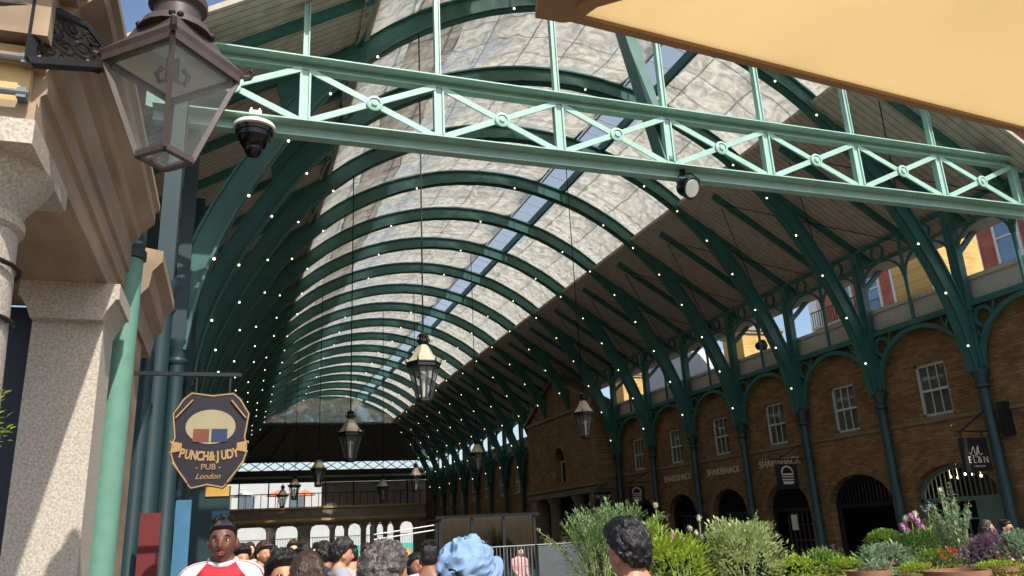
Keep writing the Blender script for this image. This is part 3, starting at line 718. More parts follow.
def burger(s, x, Y, z, k=1.0):
    m = MB()
    pts = [(x-.17*k, z+.03*k)]+[(x-.17*k*math.cos(t), z+.03*k+.2*k*math.sin(t)**.7) for t in [PI*q/14 for q in range(1, 14)]]+[(x+.17*k, z+.03*k)]
    m.band(pts, -.018*k, .018*k, Y-.045, Y-.03, 'XZ', True)
    for a in range(6): m.band([(x-.17*k+a*.058*k, z-.02*k), (x-.14*k+a*.058*k, z-.045*k), (x-.11*k+a*.058*k, z-.02*k)], -.011*k, .011*k, Y-.045, Y-.03, 'XZ')
    m.box((x-.18*k, Y-.045, z-.12*k), (x+.18*k, Y-.03, z-.09*k)).prism([(x-.17*k, z-.15*k), (x+.17*k, z-.15*k), (x+.14*k, z-.22*k), (x-.14*k, z-.22*k)], Y-.045, Y-.03, 'XZ')
    return m.build('burger_emblem', LET, s, smooth=False)
for k, (Yk, lab) in enumerate(((RY[4], 'black hanging sign with white burger outline beside the shop with the notice'), (RY[7], 'dark hanging sign with white burger outline behind the black haired head'))):
    s = hang_sign(Yk, lab, 14.78, 15.5, 2.5, 3.2); burger(s, 15.14, Yk, 2.88, 1.1)
s = hang_sign(RY[8], 'dark hanging sign with white capitals nearest the pavilion', 14.75, 15.55, 2.35, 3.15)
writing('name_letters', 'PICK UP', .2, LET, s, face_s(Vector((15.15, RY[8]-.036, 2.95))), .004)
burger(s, 15.15, RY[8], 2.68, .8)
tag(MB().box((WX+.15, 20.95, 1.35), (WX+.19, 21.2, 1.8)).build('paper_notice', WHITEP), 'white paper notice on the door under the burger sign', 'notice')

# ---------------------------------------------------------------- lamps on long cords
LROOF = mat('lamp_roof', (172, 160, 136), .6, .15, 9)
def hang_lamp(root, c):
    x, y, z = c
    MB().lathe([(.12, 0), (.14, .03), (.14, .07), (.11, .09)], c, 6).build('base', BLACK, root, smooth=False)
    MB().lathe([(.125, .09), (.27, .62)], c, 6).build('glass', LGLASS, root, smooth=False)
    m = MB()
    for k in range(6):
        a = PI/3*k; m.bar((x+.125*math.cos(a), y+.125*math.sin(a), z+.08), (x+.275*math.cos(a), y+.275*math.sin(a), z+.64), .022)
        for t in (.5,): m.bar((x+.125*math.cos(a+PI/6)*.87, y+.125*math.sin(a+PI/6)*.87, z+.08), (x+.275*math.cos(a+PI/6)*.87, y+.275*math.sin(a+PI/6)*.87, z+.64), .01)
    m.build('frame', BLACK, root, smooth=False)
    MB().lathe([(.25, .6), (.3, .62), (.3, .7), (.27, .72)], c, 6).build('gallery_ring', BLACK, root, smooth=False)
    m = MB()
    for k in range(6): a = PI/3*k; m.cyl((x+.3*math.cos(a), y+.3*math.sin(a), z+.68), (x+.33*math.cos(a), y+.33*math.sin(a), z+.78), .022, .006, 6)
    m.tube([(x+.3*math.cos(PI/3*k), y+.3*math.sin(PI/3*k), z+.69) for k in range(6)], .02, 6, True)
    m.build('finial_ring', BLACK, root, smooth=False)
    MB().lathe([(.3, .7), (.2, .82), (.11, .98), (.075, 1.02)], c, 6).build('lamp_roof', LROOF, root, smooth=False)
    m = MB().lathe([(.06, 1.0), (.06, 1.06), (.1, 1.08), (.1, 1.12), (.07, 1.14), (.09, 1.2), (.04, 1.24), (.0, 1.26)], c, 10)
    for k in range(6): a = PI/3*k; m.tube([(x+r*math.cos(a), y+r*math.sin(a), z+h) for r, h in ((.07, 1.04), (.12, 1.1), (.09, 1.18), (.03, 1.22))], .012, 5)
    m.build('crown', BLACK, root)
    MB().cyl((x, y, z+.1), (x, y, z+.4), .03, n=8).ball((x, y, z+.45), .06, 8, 6).build('lamp_bulb', WHITEP, root)
LAMPS = [((424, 403), 13.35, 'largest hexagonal iron lamp hanging from a cord in mid hall'), ((350, 462), 19.55, 'hexagonal hanging lamp left of the largest lamp'), ((586, 439), 19.55, 'hexagonal hanging lamp on a long cord before the right brick wall'),
         ((478, 472), 28.85, 'hexagonal hanging lamp before the row of right columns'), ((416, 492), 35.05, 'hanging lamp low at the right end of the far gallery'), ((318, 487), 31.95, 'hanging lamp before the far lattice left of centre'),
         ((383, 502), 38.15, 'small hanging lamp in front of the dark gallery windows'), ((294, 500), 41.25, 'small dark hanging lamp before the bright gallery windows'), ((282, 508), 47.45, 'smallest dark hanging lamp low before the far parapet')]
lamp0 = None
for (px_, py_), Y, lab in LAMPS:
    c = at(px_, py_, Y)
    if lamp0 is None:
        lamp0 = thing('hanging_lamp', lab, 'lamp', c, 'hexagonal lamps on long cords'); hang_lamp(lamp0, c); r = lamp0
    else: r = dup(lamp0, c, None, lab)
    top = rib_z(c.x)-.05
    cd = MB().cyl((0, 0, 1.24), (0, 0, top-c.z), .014, n=6).mesh('cord', CABLE)
    o = bpy.data.objects.new('cord', cd); o.parent = r; COL.objects.link(o)

# warm lamps inside the shop at the right
for k in range(7):
    y = 15.6-k*.22
    tag(MB().ball((WX+.75, y, 2.5-.04*math.sin(k*2)), .035, 8, 6).cyl((WX+.75, y, 2.5), (WX+.75, y, 3.3), .005, n=5).build('shop_lamp', BULB), '%s warm pendant lamp from the left inside the lit arched shop' % ORD[k], 'lamp', 'pendant lamps inside the arched shop')
sl = bpy.data.objects.new('shop_light', bpy.data.lights.new('shop_light', 'POINT')); COL.objects.link(sl); sl.location = (WX+1.2, 14.9, 2.3); sl.data.energy = 22; sl.data.color = (1, .7, .36); sl.data.shadow_soft_size = .2
tag(MB().box((WX+1.7, 13.9, 0), (WX+2.15, 16.0, 1.0)).box((WX+1.9, 13.9, 1.3), (WX+2.15, 16.0, 1.35)).box((WX+1.9, 13.9, 1.8), (WX+2.15, 16.0, 1.85)).build('shop_counter', mat('oak', (170, 128, 84), .6), smooth=False), 'wooden counter and shelves inside the arched shop', 'counter')

# ---------------------------------------------------------------- stone colonnade at the near left
gc = thing('granite_column', 'pale speckled granite round column at the left edge', 'column', (-1.4, 4.2, 0))
MB().lathe([(.38, 0), (.38, .2), (.34, .25), (.33, .9), (.31, 2.0), (.275, 3.2)], (-1.325, 4.2, 0), 32).build('shaft', GRANITE, gc)
MB().lathe([(.275, 3.2), (.3, 3.22), (.3, 3.26), (.28, 3.28), (.3, 3.34), (.38, 3.45), (.4, 3.5)], (-1.325, 4.2, 0), 32).build('capital', GRANITE, gc)
MB().box((-1.78, 3.78, 3.5), (-.94, 4.62, 3.62)).build('abacus', GRANITE, gc, smooth=False)
for z in (2.76, 3.02): MB().tube([(-1.325+.302*math.cos(2*PI*q/24), 4.2+.302*math.sin(2*PI*q/24), z) for q in range(24)], .012, 6, True).build('cable_strap', BLACK, gc)
gp = thing('granite_pier', 'square speckled granite pier with a moulded capital, half in sunlight', 'pier', (-1.19, 6.65, 0))
MB().box((-1.43, 6.42, 0), (-.96, 6.95, 3.34)).build('shaft', GRANITE, gp, smooth=False)
MB().prism([(-1.43, 3.34), (-.96, 3.34), (-.94, 3.4), (-.88, 3.5), (-.86, 3.5), (-.86, 3.62), (-1.52, 3.62), (-1.52, 3.5), (-1.5, 3.5), (-1.45, 3.4)], 6.32, 7.0, 'XZ').build('capital', GRANITE, gp, smooth=False)
prof = [(-1.9, 3.62), (-.95, 3.62), (-.95, 3.78), (-.925, 3.8), (-.925, 3.94), (-.9, 3.96), (-.9, 4.2), (-.86, 4.24), (-.84, 4.3), (-.78, 4.36), (-.74, 4.4), (-.74, 4.5), (-.71, 4.53), (-.71, 4.58), (-1.9, 4.8)]
en = thing('entablature', 'weathered brown moulded beam carried on the granite column and pier', 'entablature', (-1.4, 5.4, 3.62))
MB().prism(prof, 3.85, 7.05, 'XZ').build('beam', WOODST, en, smooth=False)
MB().box((-1.9, 3.8, 3.72), (-.99, 3.85, 3.9)).box((-1.9, 3.78, 3.95), (-.97, 3.85, 4.0)).build('frieze', SAND, en, smooth=False)
MB().box((-1.9, 3.8, 3.62), (-.95, 3.85, 3.72)).box((-1.9, 3.76, 3.9), (-.95, 3.85, 3.95)).box((-1.9, 3.7, 4.02), (-.92, 3.85, 4.3)).box((-1.9, 3.62, 4.3), (-.84, 3.85, 4.36)).box((-1.9, 3.55, 4.36), (-.8, 3.85, 4.6)).build('cornice', WOODST, en, smooth=False)
for z in (3.73, 3.91):
    m = MB().cyl((-1.9, 3.74, z), (-.97, 3.74, z), .016, n=8)
    for x in (-1.6, -1.25, -1.0): m.box((x-.02, 3.73, z-.025), (x+.02, 3.79, z+.025))
    m.build('rail', STEEL, en)
e2 = thing('stone_pilaster', 'brown stone pilaster and cornice behind the sea green pipe', 'pilaster', (-1.2, 8.6, 0))
MB().box((-1.6, 8.2, 0), (-.93, 8.7, 3.7)).build('shaft', WOODST, e2, smooth=False)
MB().prism([(-1.6, 3.7), (-.9, 3.7), (-.88, 3.9), (-.8, 4.0), (-.78, 4.15), (-.7, 4.25), (-.7, 4.35), (-1.6, 4.5)], 7.6, 9.3, 'XZ').build('cornice', WOODST, e2, smooth=False)
tag(MB().box((-3.2, 7.02, 0), (-1.44, 7.1, 3.6)).box((-3.2, 6.96, 0), (-1.47, 7.03, .9)).build('shutter', mat('navy_paint', (36, 42, 54), .5), smooth=False), 'dark navy shutter between the round column and the pier', 'shutter')
pp = thing('drain_pipe', 'thick sea green drain pipe with collar beside the granite pier', 'pipe', (-.94, 7.3, 0))
MB().cyl((-.945, 7.3, 0), (-.945, 7.3, 4.3), .118, n=24).build('pipe', PIPE, pp)
MB().lathe([(.12, 4.14), (.14, 4.15), (.14, 4.22), (.12, 4.23)], (-.945, 7.3, 0), 24).build('collar', DKGRN, pp)
MB().cyl((-.945, 7.3, 4.22), (-.945, 7.35, 4.7), .122, n=24).build('upper_pipe', DKGRN, pp)
tag(MB().lathe([(.16, 0), (.16, .3), (.13, .36), (.13, .42), (.15, .46), (.15, .5), (.12, .54), (.085, .6), (.085, 4.5), (.11, 4.52), (.11, 4.6)], (-.98, 9.75, 0), 16).build('iron_pipe', DKGRN), 'slim dark green iron pipe standing behind the sea green pipe', 'pipe')

# square street lantern on a scrolled bracket
LC = at(173, 67, 4.0)
ln = thing('wall_lantern', 'large brown four sided glass lantern on scrolled iron bracket at upper left', 'lantern', LC)
def sq(h, r, z, rot=0.06): return [(LC.x+r*math.cos(PI/2*k+PI/2+rot), LC.y+r*math.sin(PI/2*k+PI/2+rot), LC.z+z) for k in range(4)]
def shell(lo, hi, cap=False):
    b = MB().add(lo+hi, [(k, (k+1) % 4, (k+1) % 4+4, k+4) for k in range(4)]+([(3, 2, 1, 0)] if cap else [])); return b
RE, RBm, HB = .345, .13, -.53
lo, hi = sq(0, RBm, HB), sq(0, RE-.02, -.02)
m = MB()
for k in range(4):
    m.bar(lo[k], hi[k], .026); m.bar(hi[k], hi[(k+1) % 4], .035); m.bar(lo[k], lo[(k+1) % 4], .03)
m.build('frame', BROWNM, ln, smooth=False)
for k in range(4):
    MB().add([lo[k], lo[(k+1) % 4], hi[(k+1) % 4], hi[k]], [(0, 1, 2, 3)]).build('glass_pane', LGLASS, ln, smooth=False, recalc=False)
MB().add(lo, [(0, 1, 2, 3)]).build('bottom_pane', LGLASS, ln, smooth=False, recalc=False)
MB().add(sq(0, RE, 0)+sq(0, RE+.01, .03)+sq(0, .2, .16)+sq(0, .2, .19)+sq(0, RE-.05, .01), [(a*4+k, a*4+(k+1) % 4, a*4+4+(k+1) % 4, a*4+4+k) for a in range(4) for k in range(4)]).build('roof', BROWNM, ln, smooth=False)
m = MB()
for k in range(4):
    p, q = Vector(sq(0, .2, .19)[k]), Vector(sq(0, .2, .19)[(k+1) % 4])
    for t in range(5): a = p.lerp(q, (t+.5)/5); m.ball(a+Vector((0, 0, .02)), .018, 6, 4)
m.build('vent_beads', BLACK, ln)
MB().lathe([(.19, .18), (.17, .23), (.12, .25), (.12, .34), (.15, .36), (.15, .4), (.1, .46), (.06, .55), (.04, .62), (.0, .66)], LC, 20).build('crown', BROWNM, ln)
for k in range(4):
    p = Vector(sq(0, RE+.01, 0)[k]); d = (p-LC).normalized(); d.z = 0
    MB().tube([p, p+d*.03+Vector((0, 0, .01)), p+d*.045+Vector((0, 0, .035)), p+d*.03+Vector((0, 0, .055))], [.018, .016, .014, .01], 6).build('corner_scroll', BROWNM, ln)
MB().add(sq(0, .27, -.03)+sq(0, .19, .13), [(k, (k+1) % 4, (k+1) % 4+4, k+4) for k in range(4)]+[(7, 6, 5, 4)]).build('reflector', WHITEP, ln, smooth=False)
m = MB()
for a in (-1, 1): m.tube([(LC.x+a*.02, LC.y, LC.z+.05), (LC.x+a*.02, LC.y, LC.z-.08), (LC.x+a*.06, LC.y, LC.z-.1), (LC.x+a*.08, LC.y, LC.z-.05), (LC.x+a*.05, LC.y, LC.z-.01)], .014, 6)
m.build('burner', STEEL, ln)
bx0 = -.98
m = MB().bar((bx0, LC.y, LC.z-.24), (LC.x-.33, LC.y, LC.z-.06), .05, .03)
m.bar((bx0, LC.y, LC.z-.24), (bx0, LC.y, LC.z+.08), .035)
m.tube([(bx0-.3, LC.y, LC.z+.02), (bx0, LC.y, LC.z+.05), (bx0+.08, LC.y, LC.z+.1), (bx0+.18, LC.y, LC.z+.12), (bx0+.25, LC.y, LC.z+.06), (LC.x-.33, LC.y, LC.z)], .022, 8)
def spiral(cx, cz, r, turns, s, a0=0): return [(cx+s*r*(1-q/22)*math.cos(a0+turns*2*PI*q/20), LC.y, cz+r*(1-q/22)*math.sin(a0+turns*2*PI*q/20)) for q in range(21)]
for cx, cz, r, s, a0 in ((.05, -.12, .05, 1, 0), (.05, -.02, .05, -1, 1), (.11, -.06, .05, 1, 2), (.12, .05, .04, -1, 3), (.17, -.02, .05, 1, 4), (.2, .06, .035, -1, 0), (.22, -.08, .035, 1, 1), (.04, .06, .035, 1, 2), (.27, -.03, .025, -1, 2)):
    m.tube(spiral(bx0+cx, LC.z+cz, r, 1.6, s, a0), .009, 5)
m.v = [Vector((v.x, v.y-.3*max(0, min(1, (LC.x-.33-v.x)/.27)), v.z)) for v in m.v]
m.build('bracket', BLACK, ln)

# hanging pub sign
SY = 8.0; sc = at(210, 440, SY); sx, sz = sc.x, sc.z
ps = thing('pub_sign', 'dark eight sided hanging pub sign with gold lettering on the left', 'sign', (sx, SY, sz-.45))
PURP = mat('sign_ground', (30, 27, 38), .5, .06); GOLD = mat('sign_gold', (160, 130, 84), .5, .06); CREAMP = mat('sign_cream', (150, 142, 112), .6, .06); BLUEP = mat('sign_blue', (36, 52, 84), .6); REDP = mat('sign_red', (112, 62, 50), .6)
W, H = .345, .45
oc = [(-.19, H), (.0, H-.025), (.19, H), (.26, H-.06), (.3, H-.13), (W, H-.2), (W-.03, .02), (W-.01, -.04), (W-.01, -.14), (W-.03, -.2), (.2, -H+.06), (.14, -H), (0, -H+.03), (-.14, -H), (-.2, -H+.06), (-W+.03, -.2), (-W+.01, -.14), (-W+.01, -.04), (-W+.03, .02), (-W, H-.2), (-.3, H-.13), (-.26, H-.06)]
off = lambda k: [(sx+a*k, sz+b_*k) for a, b_ in oc][::-1]
MB().prism(off(1), SY-.02, SY+.02, 'XZ').build('board', PURP, ps, smooth=False)
MB().band(off(.965), -.006, .006, SY-.026, SY-.02, 'XZ', True).build('border', GOLD, ps, smooth=False)
for (a, b_), (c, d) in (((-.31, .2), (-.17, .37)), ((.17, .37), (.31, .2)), ((-.31, -.2), (-.17, -.39)), ((.17, -.39), (.31, -.2))):
    MB().bar((sx+a, SY-.026, sz+b_), (sx+c, SY-.026, sz+d), .012, .035, (0, 1, 0)).build('corner_bar', GOLD, ps, smooth=False)
# plain oval picture with two plain round shapes
MB().prism([(sx+a, sz+b_) for a, b_ in ((-W+.0, -.01), (-.24, -.03), (-.24, -.1), (-W+.0, -.12), (-.31, -.065))], SY-.03, SY-.02, 'XZ').prism([(sx-a, sz+b_) for a, b_ in ((-W+.0, -.01), (-.24, -.03), (-.24, -.1), (-W+.0, -.12), (-.31, -.065))], SY-.03, SY-.02, 'XZ').build('ribbon', GOLD, ps, smooth=False)
My = Matrix.Rotation(PI/2, 4, 'X')
MB().prism([(sx+a*.22, sz+.12+b_*.16) for a, b_ in ring((0, 0), 1, 28)], SY-.026, SY-.02, 'XZ').build('plain_medallion', CREAMP, ps, smooth=False)
MB().box((sx-.15, SY-.03, sz-.02), (sx-.01, SY-.02, sz+.1)).build('panel_red', REDP, ps, smooth=False)
MB().box((sx+.01, SY-.03, sz-.02), (sx+.15, SY-.02, sz+.1)).build('panel_blue', BLUEP, ps, smooth=False)
for i, ch in enumerate('PUNCH&JUDY'):
    u = (i-4.5)/4.5; writing('letter', ch, .1, GOLD, ps, face_s(Vector((sx+u*.235, SY-.024, sz-.155+.03*u*u))) @ Matrix.Rotation(u*.2, 4, 'Z') @ Matrix.Diagonal((.85 if ch not in 'NHU' else .72, 1.15, 1, 1)), .004, bold=.004)
writing('letters', '- PUB -', .075, GOLD, ps, face_s(Vector((sx, SY-.024, sz-.25))), .004)
writing('script_letters', 'London', .07, GOLD, ps, face_s(Vector((sx, SY-.024, sz-.335))), .003, .35)
m = MB().bar((-.9, SY, sz+.62), (sx+.25, SY, sz+.62), .035)
for d in (-.15, .15): m.bar((sx+d, SY, sz+.44), (sx+d, SY, sz+.62), .015)
m.build('hanger', BLACK, ps, smooth=False)

# boards by the pub entrance
tag(MB().box((-.86, 9.3, 0), (-.66, 9.36, 2.06)).box((-.9, 9.26, 0), (-.62, 9.4, .06)).build('red_board', mat('red_board', (104, 38, 38), .6), smooth=False), 'narrow red upright board beside the dark green pipes', 'board')
p = at(184, 500, 9.8)
tag(MB().box((p.x-.08, 9.8, 0), (p.x+.08, 9.86, p.z)).box((p.x-.14, 9.74, 0), (p.x+.14, 9.92, .06)).build('blue_board', mat('blue_board', (62, 110, 142), .6), smooth=False), 'narrow light blue upright board below the pub sign', 'board')
nb = thing('notice_board', 'dark notice board with yellow header and blue poster behind the man in red', 'notice board', (0, 17.0, 0))
a, b_ = at(190, 487, 17.0), at(231, 487, 17.0)
MB().box((a.x, 17.0, 0), (b_.x, 17.1, a.z)).build('board', DKGRN, nb, smooth=False)
a2, b2 = at(206, 487, 17.0), at(229, 496, 17.0)
MB().box((a2.x, 16.97, b2.z), (b2.x, 17.0, a2.z)).build('header', mat('mustard', (190, 150, 70), .7), nb, smooth=False)
a2, b2 = at(212, 511, 17.0), at(229, 523, 17.0)
MB().box((a2.x, 16.97, b2.z), (b2.x, 17.0, a2.z)).build('poster', MATS['blue_board'], nb, smooth=False)

# camera dome and flood light under the front truss
DX = at(255, 120, TY-.1)
cd = thing('camera_dome', 'black dome security camera with white collar hanging under the truss', 'camera', (DX.x, TY-.1, DX.z-.6))
z0 = DX.z
m = MB().box((DX.x-.09, TY-.16, z0+.02), (DX.x+.09, TY-.02, z0+.14))
for s in (-1, 1): m.bar((DX.x+s*.06, TY-.17, z0-.04), (DX.x+s*.06, TY-.17, z0+.16), .03)
m.build('mount', WHITEP, cd, smooth=False)
MB().lathe([(.06, .02), (.18, -.03), (.3, -.1), (.31, -.16), (.28, -.18)], (DX.x, TY-.1, z0), 24).build('collar', WHITEP, cd)
GB = mat('gloss_black', (16, 16, 18), .2, .1)
MB().lathe([(.29, -.15), (.27, -.24), (.25, -.25), (.24, -.32), (.22, -.33), (.2, -.4), (.16, -.46), (.13, -.48), (.12, -.55), (.08, -.6), (0, -.62)], (DX.x, TY-.1, z0), 24).build('dome', GB, cd)
FX = at(689, 188, TY-.15)
fl = thing('flood_light', 'black round flood light clamped under the middle of the front truss', 'flood light', (FX.x, FX.y, FX.z-.2))
Rm = Matrix.Rotation(-1.2, 4, 'Y') @ Matrix.Rotation(.3, 4, 'X'); Rm = Vector((.25, -.8, -.45)).to_track_quat('Z', 'Y').to_matrix().to_4x4()
MB().lathe([(.05, -.2), (.14, -.18), (.17, -.1), (.19, .02), (.2, .06), (.19, .07)], FX, 20, Rm).build('housing', GB, fl)
MB().lathe([(.165, .06), (.16, .085), (.0, .09)], FX, 20, Rm).build('lens', mat('lamp_lens', (186, 190, 186), .25), fl)
m = MB()
side = Rm @ Vector((1, 0, 0))
side = Vector((1, 0, .15)).normalized()
m.tube([FX-side*.22, FX-side*.24+Vector((0, 0, .15)), FX-side*.12+Vector((0, .05, .3)), FX+side*.12+Vector((0, .05, .3)), FX+side*.24+Vector((0, 0, .15)), FX+side*.22], .018, 6)
m.bar(FX+Vector((-.05, .06, .28)), FX+Vector((-.05, .1, .5)), .07)
m.build('yoke', GB, fl)

# awning at upper right
aw = thing('canvas_awning', 'tan canvas awning with brown hem crossing the upper right corner', 'awning', (2.2, .4, 2.8))
def sheet(c, nu, nv, dz):
    b = MB(); vs = []; fs = []
    for th in (0, 1):
        for j in range(nv+1):
            for i in range(nu+1):
                u, v = i/nu, j/nv
                p = (Vector(c[0])*(1-u)+Vector(c[1])*u)*(1-v)+(Vector(c[3])*(1-u)+Vector(c[2])*u)*v
                p.z += -.05*math.sin(PI*u)*math.sin(PI*v)+th*dz; vs.append(p)
    N = (nu+1)*(nv+1)
    for th in (0, N):
        for j in range(nv):
            for i in range(nu): k = th+j*(nu+1)+i; fs.append((k, k+1, k+nu+2, k+nu+1))
    rim = [i for i in range(nu+1)]+[j*(nu+1)+nu for j in range(1, nv+1)]+[nv*(nu+1)+i for i in range(nu-1, -1, -1)]+[j*(nu+1) for j in range(nv-1, 0, -1)]
    fs += [(rim[i], rim[(i+1) % len(rim)], rim[(i+1) % len(rim)]+N, rim[i]+N) for i in range(len(rim))]
    return b.add(vs, fs)
KA = 1.1/1.5
def nearer(p): return EYE+(Vector(p)-EYE)*KA
A = [nearer(p) for p in ((.86, 1.875, 3.2), (5.6, 2.33, 3.2), (5.6, -1.6, 3.75), (.7, -1.6, 3.75))]
sheet(A, 20, 10, .006).build('canopy', CANVAS, aw)
e0, e1 = A[0], A[1]
MB().bar(e0, e1, .022, .016).build('hem', HEM, aw, smooth=False)
MB().bar(A[0], A[3], .05, .015).build('side_hem', HEM, aw, smooth=False)
MB().prism([(.76, 1.74), (.8, 1.9), (.89, 1.9), (.93, 1.88), (.97, 1.78), (.87, 1.7)], 3.185, 3.215, 'XY').move(Matrix.Translation(EYE) @ Matrix.Scale(KA, 4) @ Matrix.Translation(-EYE)).build('corner_pocket', HEM, aw, smooth=False)
MB().bar(A[0]+Vector((.03, -.05, -.01)), nearer((3.2, .3, 3.45)), .026, .022).build('frame_arm', HEM, aw, smooth=False)

# ---------------------------------------------------------------- plants on the planter along the right
def leafmat(name, rgb, var=.3):
    return mat(name, rgb, .55, var, 14, trans=.35, spec=.3)
L_MID = leafmat('leaf_mid', (112, 142, 62)); L_LIME = leafmat('leaf_lime', (150, 172, 60)); L_PALE = leafmat('leaf_pale', (172, 186, 128), .35)
L_GREY = leafmat('leaf_grey', (138, 160, 126)); L_DEEP = leafmat('leaf_deep', (84, 116, 54)); L_PURP = leafmat('leaf_purple', (122, 98, 118)); L_CON = leafmat('leaf_conifer', (116, 142, 92))
F_PINK = mat('petal_mauve', (196, 142, 182), .6, .15, 20, trans=.2); F_WHITE = mat('petal_white', (222, 218, 196), .6, .1, 20, trans=.2); F_RED = mat('petal_red', (216, 76, 54), .6, .15, 20, trans=.2); F_LILAC = mat('petal_lilac', (166, 140, 176), .6, .15, 20)
STEM = mat('plant_stem', (140, 146, 92), .6); TERRA = mat('terracotta', (128, 92, 70), .85, .2, 6); SOIL = mat('soil', (52, 40, 32), .95); TIMBER = mat('planter_timber', (120, 92, 66), .8, .25, 5, stretch=(.3, 1, 3))
def leaf(b, p, d, up, L, w):
    d = d.normalized(); s = d.cross(up)
    if s.length < .05: s = d.cross(Vector((1, .3, 0)))
    s.normalize(); n = s.cross(d)
    m = p+d*L*.5+n*L*.06; e = p+d*L-n*L*.08
    b.add([p, m+s*w/2, e, m-s*w/2, m-n*w*.12], [(0, 1, 4), (1, 2, 4), (2, 3, 4), (3, 0, 4)])
def rvec(r): 
    while True:
        v = Vector((r.uniform(-1, 1), r.uniform(-1, 1), r.uniform(-1, 1)))
        if .1 < v.length < 1: return v.normalized()
def foliage(c, rad, n, L, w, seed, up=.35, rough=.25, lump=2.2):
    "leaves on and inside a lumpy round crown"
    r = random.Random(seed); b = MB(); c = Vector(c)
    for _ in range(n):
        v = rvec(r)
        if v.z < -.55: v.z = -v.z
        k = (.55+.45*r.random()**.5)*(1+rough*noise.noise(v*lump+Vector((seed, 0, 0)))*1.6)
        p = c+Vector((v.x*rad[0]*k, v.y*rad[1]*k, v.z*rad[2]*k))
        d = v+Vector((0, 0, up))+rvec(r)*.6
        leaf(b, p, d, Vector((0, 0, 1)), L*r.uniform(.6, 1.25), w*r.uniform(.7, 1.2))
    return b
def sprays(c, rad, h, n, m, L, w, seed):
    "upright twigs set with leaves all along"
    r = random.Random(seed); b = MB(); st = MB(); c = Vector(c)
    for _ in range(n):
        a = r.uniform(0, 2*PI); q = math.sqrt(r.random()); base = c+Vector((rad*.35*q*math.cos(a), rad*.35*q*math.sin(a), 0))
        tip = c+Vector((rad*q*math.cos(a), rad*q*math.sin(a), h*(1-.35*q*q)*r.uniform(.75, 1.1)))
        mid = base.lerp(tip, .5)+Vector((0, 0, h*.12))
        pts = [base, mid, tip]; st.tube(pts, [.006, .004, .002], 4)
        for k in range(m):
            t = .15+.85*k/m; p = base.lerp(mid, t*2) if t < .5 else mid.lerp(tip, t*2-1)
            leaf(b, p, (tip-base).normalized()*.5+rvec(r)+Vector((0, 0, .2)), Vector((0, 0, 1)), L*r.uniform(.7, 1.2)*(1.1-.4*t), w)
    return b, st
def pot(root, c, r, h, m=None):
    x, y, z = c
    MB().lathe([(r*.72, 0), (r*.95, h*.78), (r*1.06, h*.8), (r*1.06, h), (r*.92, h), (r*.9, h*.9)], c, 20).build('pot', m or TERRA, root)
    MB().lathe([(r*.93, h*.9), (0, h*.92)], c, 20).build('soil', SOIL, root)
BENCH = .86
tb = thing('planter_bench', 'long timber planter bench carrying the pots in front of the right wall', 'bench', (5.5, 7.2, 0))
for k in range(5): MB().box((1.6, 6.2+k*.4, BENCH-.06), (10.4, 6.57+k*.4, BENCH)).build('board', TIMBER, tb, smooth=False)
for x in (1.8, 4.5, 7.3, 10.2):
    for y in (6.3, 8.0): MB().box((x-.05, y-.05, 0), (x+.05, y+.05, BENCH-.06)).build('leg', TIMBER, tb, smooth=False)
def plant(name, label, cat, px_, py_, Y, rim=None):
    "a pot on the bench whose crown is centred where the photo shows it"
    c = at(px_, py_, Y); t = thing(name, label, cat, (c.x, c.y, BENCH)); return t, c
def crown(t, c, rad, n, L, w, seed, m, pr=.17, **kw):
    foliage(c, rad, n, L, w, seed, **kw).build('foliage', m, t, smooth=False, recalc=False)
    st = MB(); r = random.Random(seed)
    for k in range(7): st.tube([(c.x+r.uniform(-.04, .04), c.y+r.uniform(-.04, .04), BENCH+.15), (c.x+r.uniform(-.5, .5)*rad[0], c.y+r.uniform(-.5, .5)*rad[1], c.z)], [.012, .006], 5)
    st.build('stems', STEM, t)
    pot(t, (c.x, c.y, BENCH), pr, .26)
def ball_flower(b, c, r, seed, n=60):
    q = random.Random(seed)
    for _ in range(n): v = rvec(q); leaf(b, Vector(c)+v*r*.45, v, Vector((.2, .1, 1)), r*.6, r*.3)
def stem_flowers(t, spots, m, r, base, seed, part='flower_head'):
    for i, (px_, py_, Y) in enumerate(spots):
        c = at(px_, py_, Y); b = MB(); ball_flower(b, c, r, seed+i); b.ball(c, r*.5, 8, 6); f = b.build(part, m, t, smooth=False, recalc=False)
        MB().tube([(base.x+(c.x-base.x)*.6, base.y, BENCH+.2), (c.x*.9+base.x*.1, c.y, (c.z+BENCH)/2+.1), (c.x, c.y, c.z-r*.4)], .006, 5).build('stem', STEM, t)
# from left to right
t, c = plant('conifer', 'tall feathery grey green conifer left of the black haired head', 'shrub', 598, 560, 6.6)
crown(t, c, (.3, .26, .4), 2200, .055, .014, 3, L_CON, rough=.5, lump=3.5)
b, st = sprays((c.x, c.y, c.z-.1), .52, .55, 30, 26, .05, .016, 3); b.build('sprays', L_CON, t, smooth=False, recalc=False); st.build('spray_stems', STEM, t)
t, c = plant('conifer', 'leafy grey green shrub with arching top above the black haired head', 'shrub', 618, 540, 7.4)
crown(t, c, (.3, .28, .3), 1500, .055, .018, 5, L_CON, rough=.5, lump=3.5)
b, st = sprays((c.x, c.y, c.z-.05), .6, .4, 26, 24, .06, .02, 5); b.build('sprays', L_CON, t, smooth=False, recalc=False); st.build('spray_stems', STEM, t)
t, c = plant('allium', 'single tall stem with round white seed head above the black haired head', 'flower', 655, 545, 7.4)
stem_flowers(t, [(655.5, 505, 7.4)], F_WHITE, .034, c, 40); pot(t, (c.x, c.y, BENCH), .12, .24)
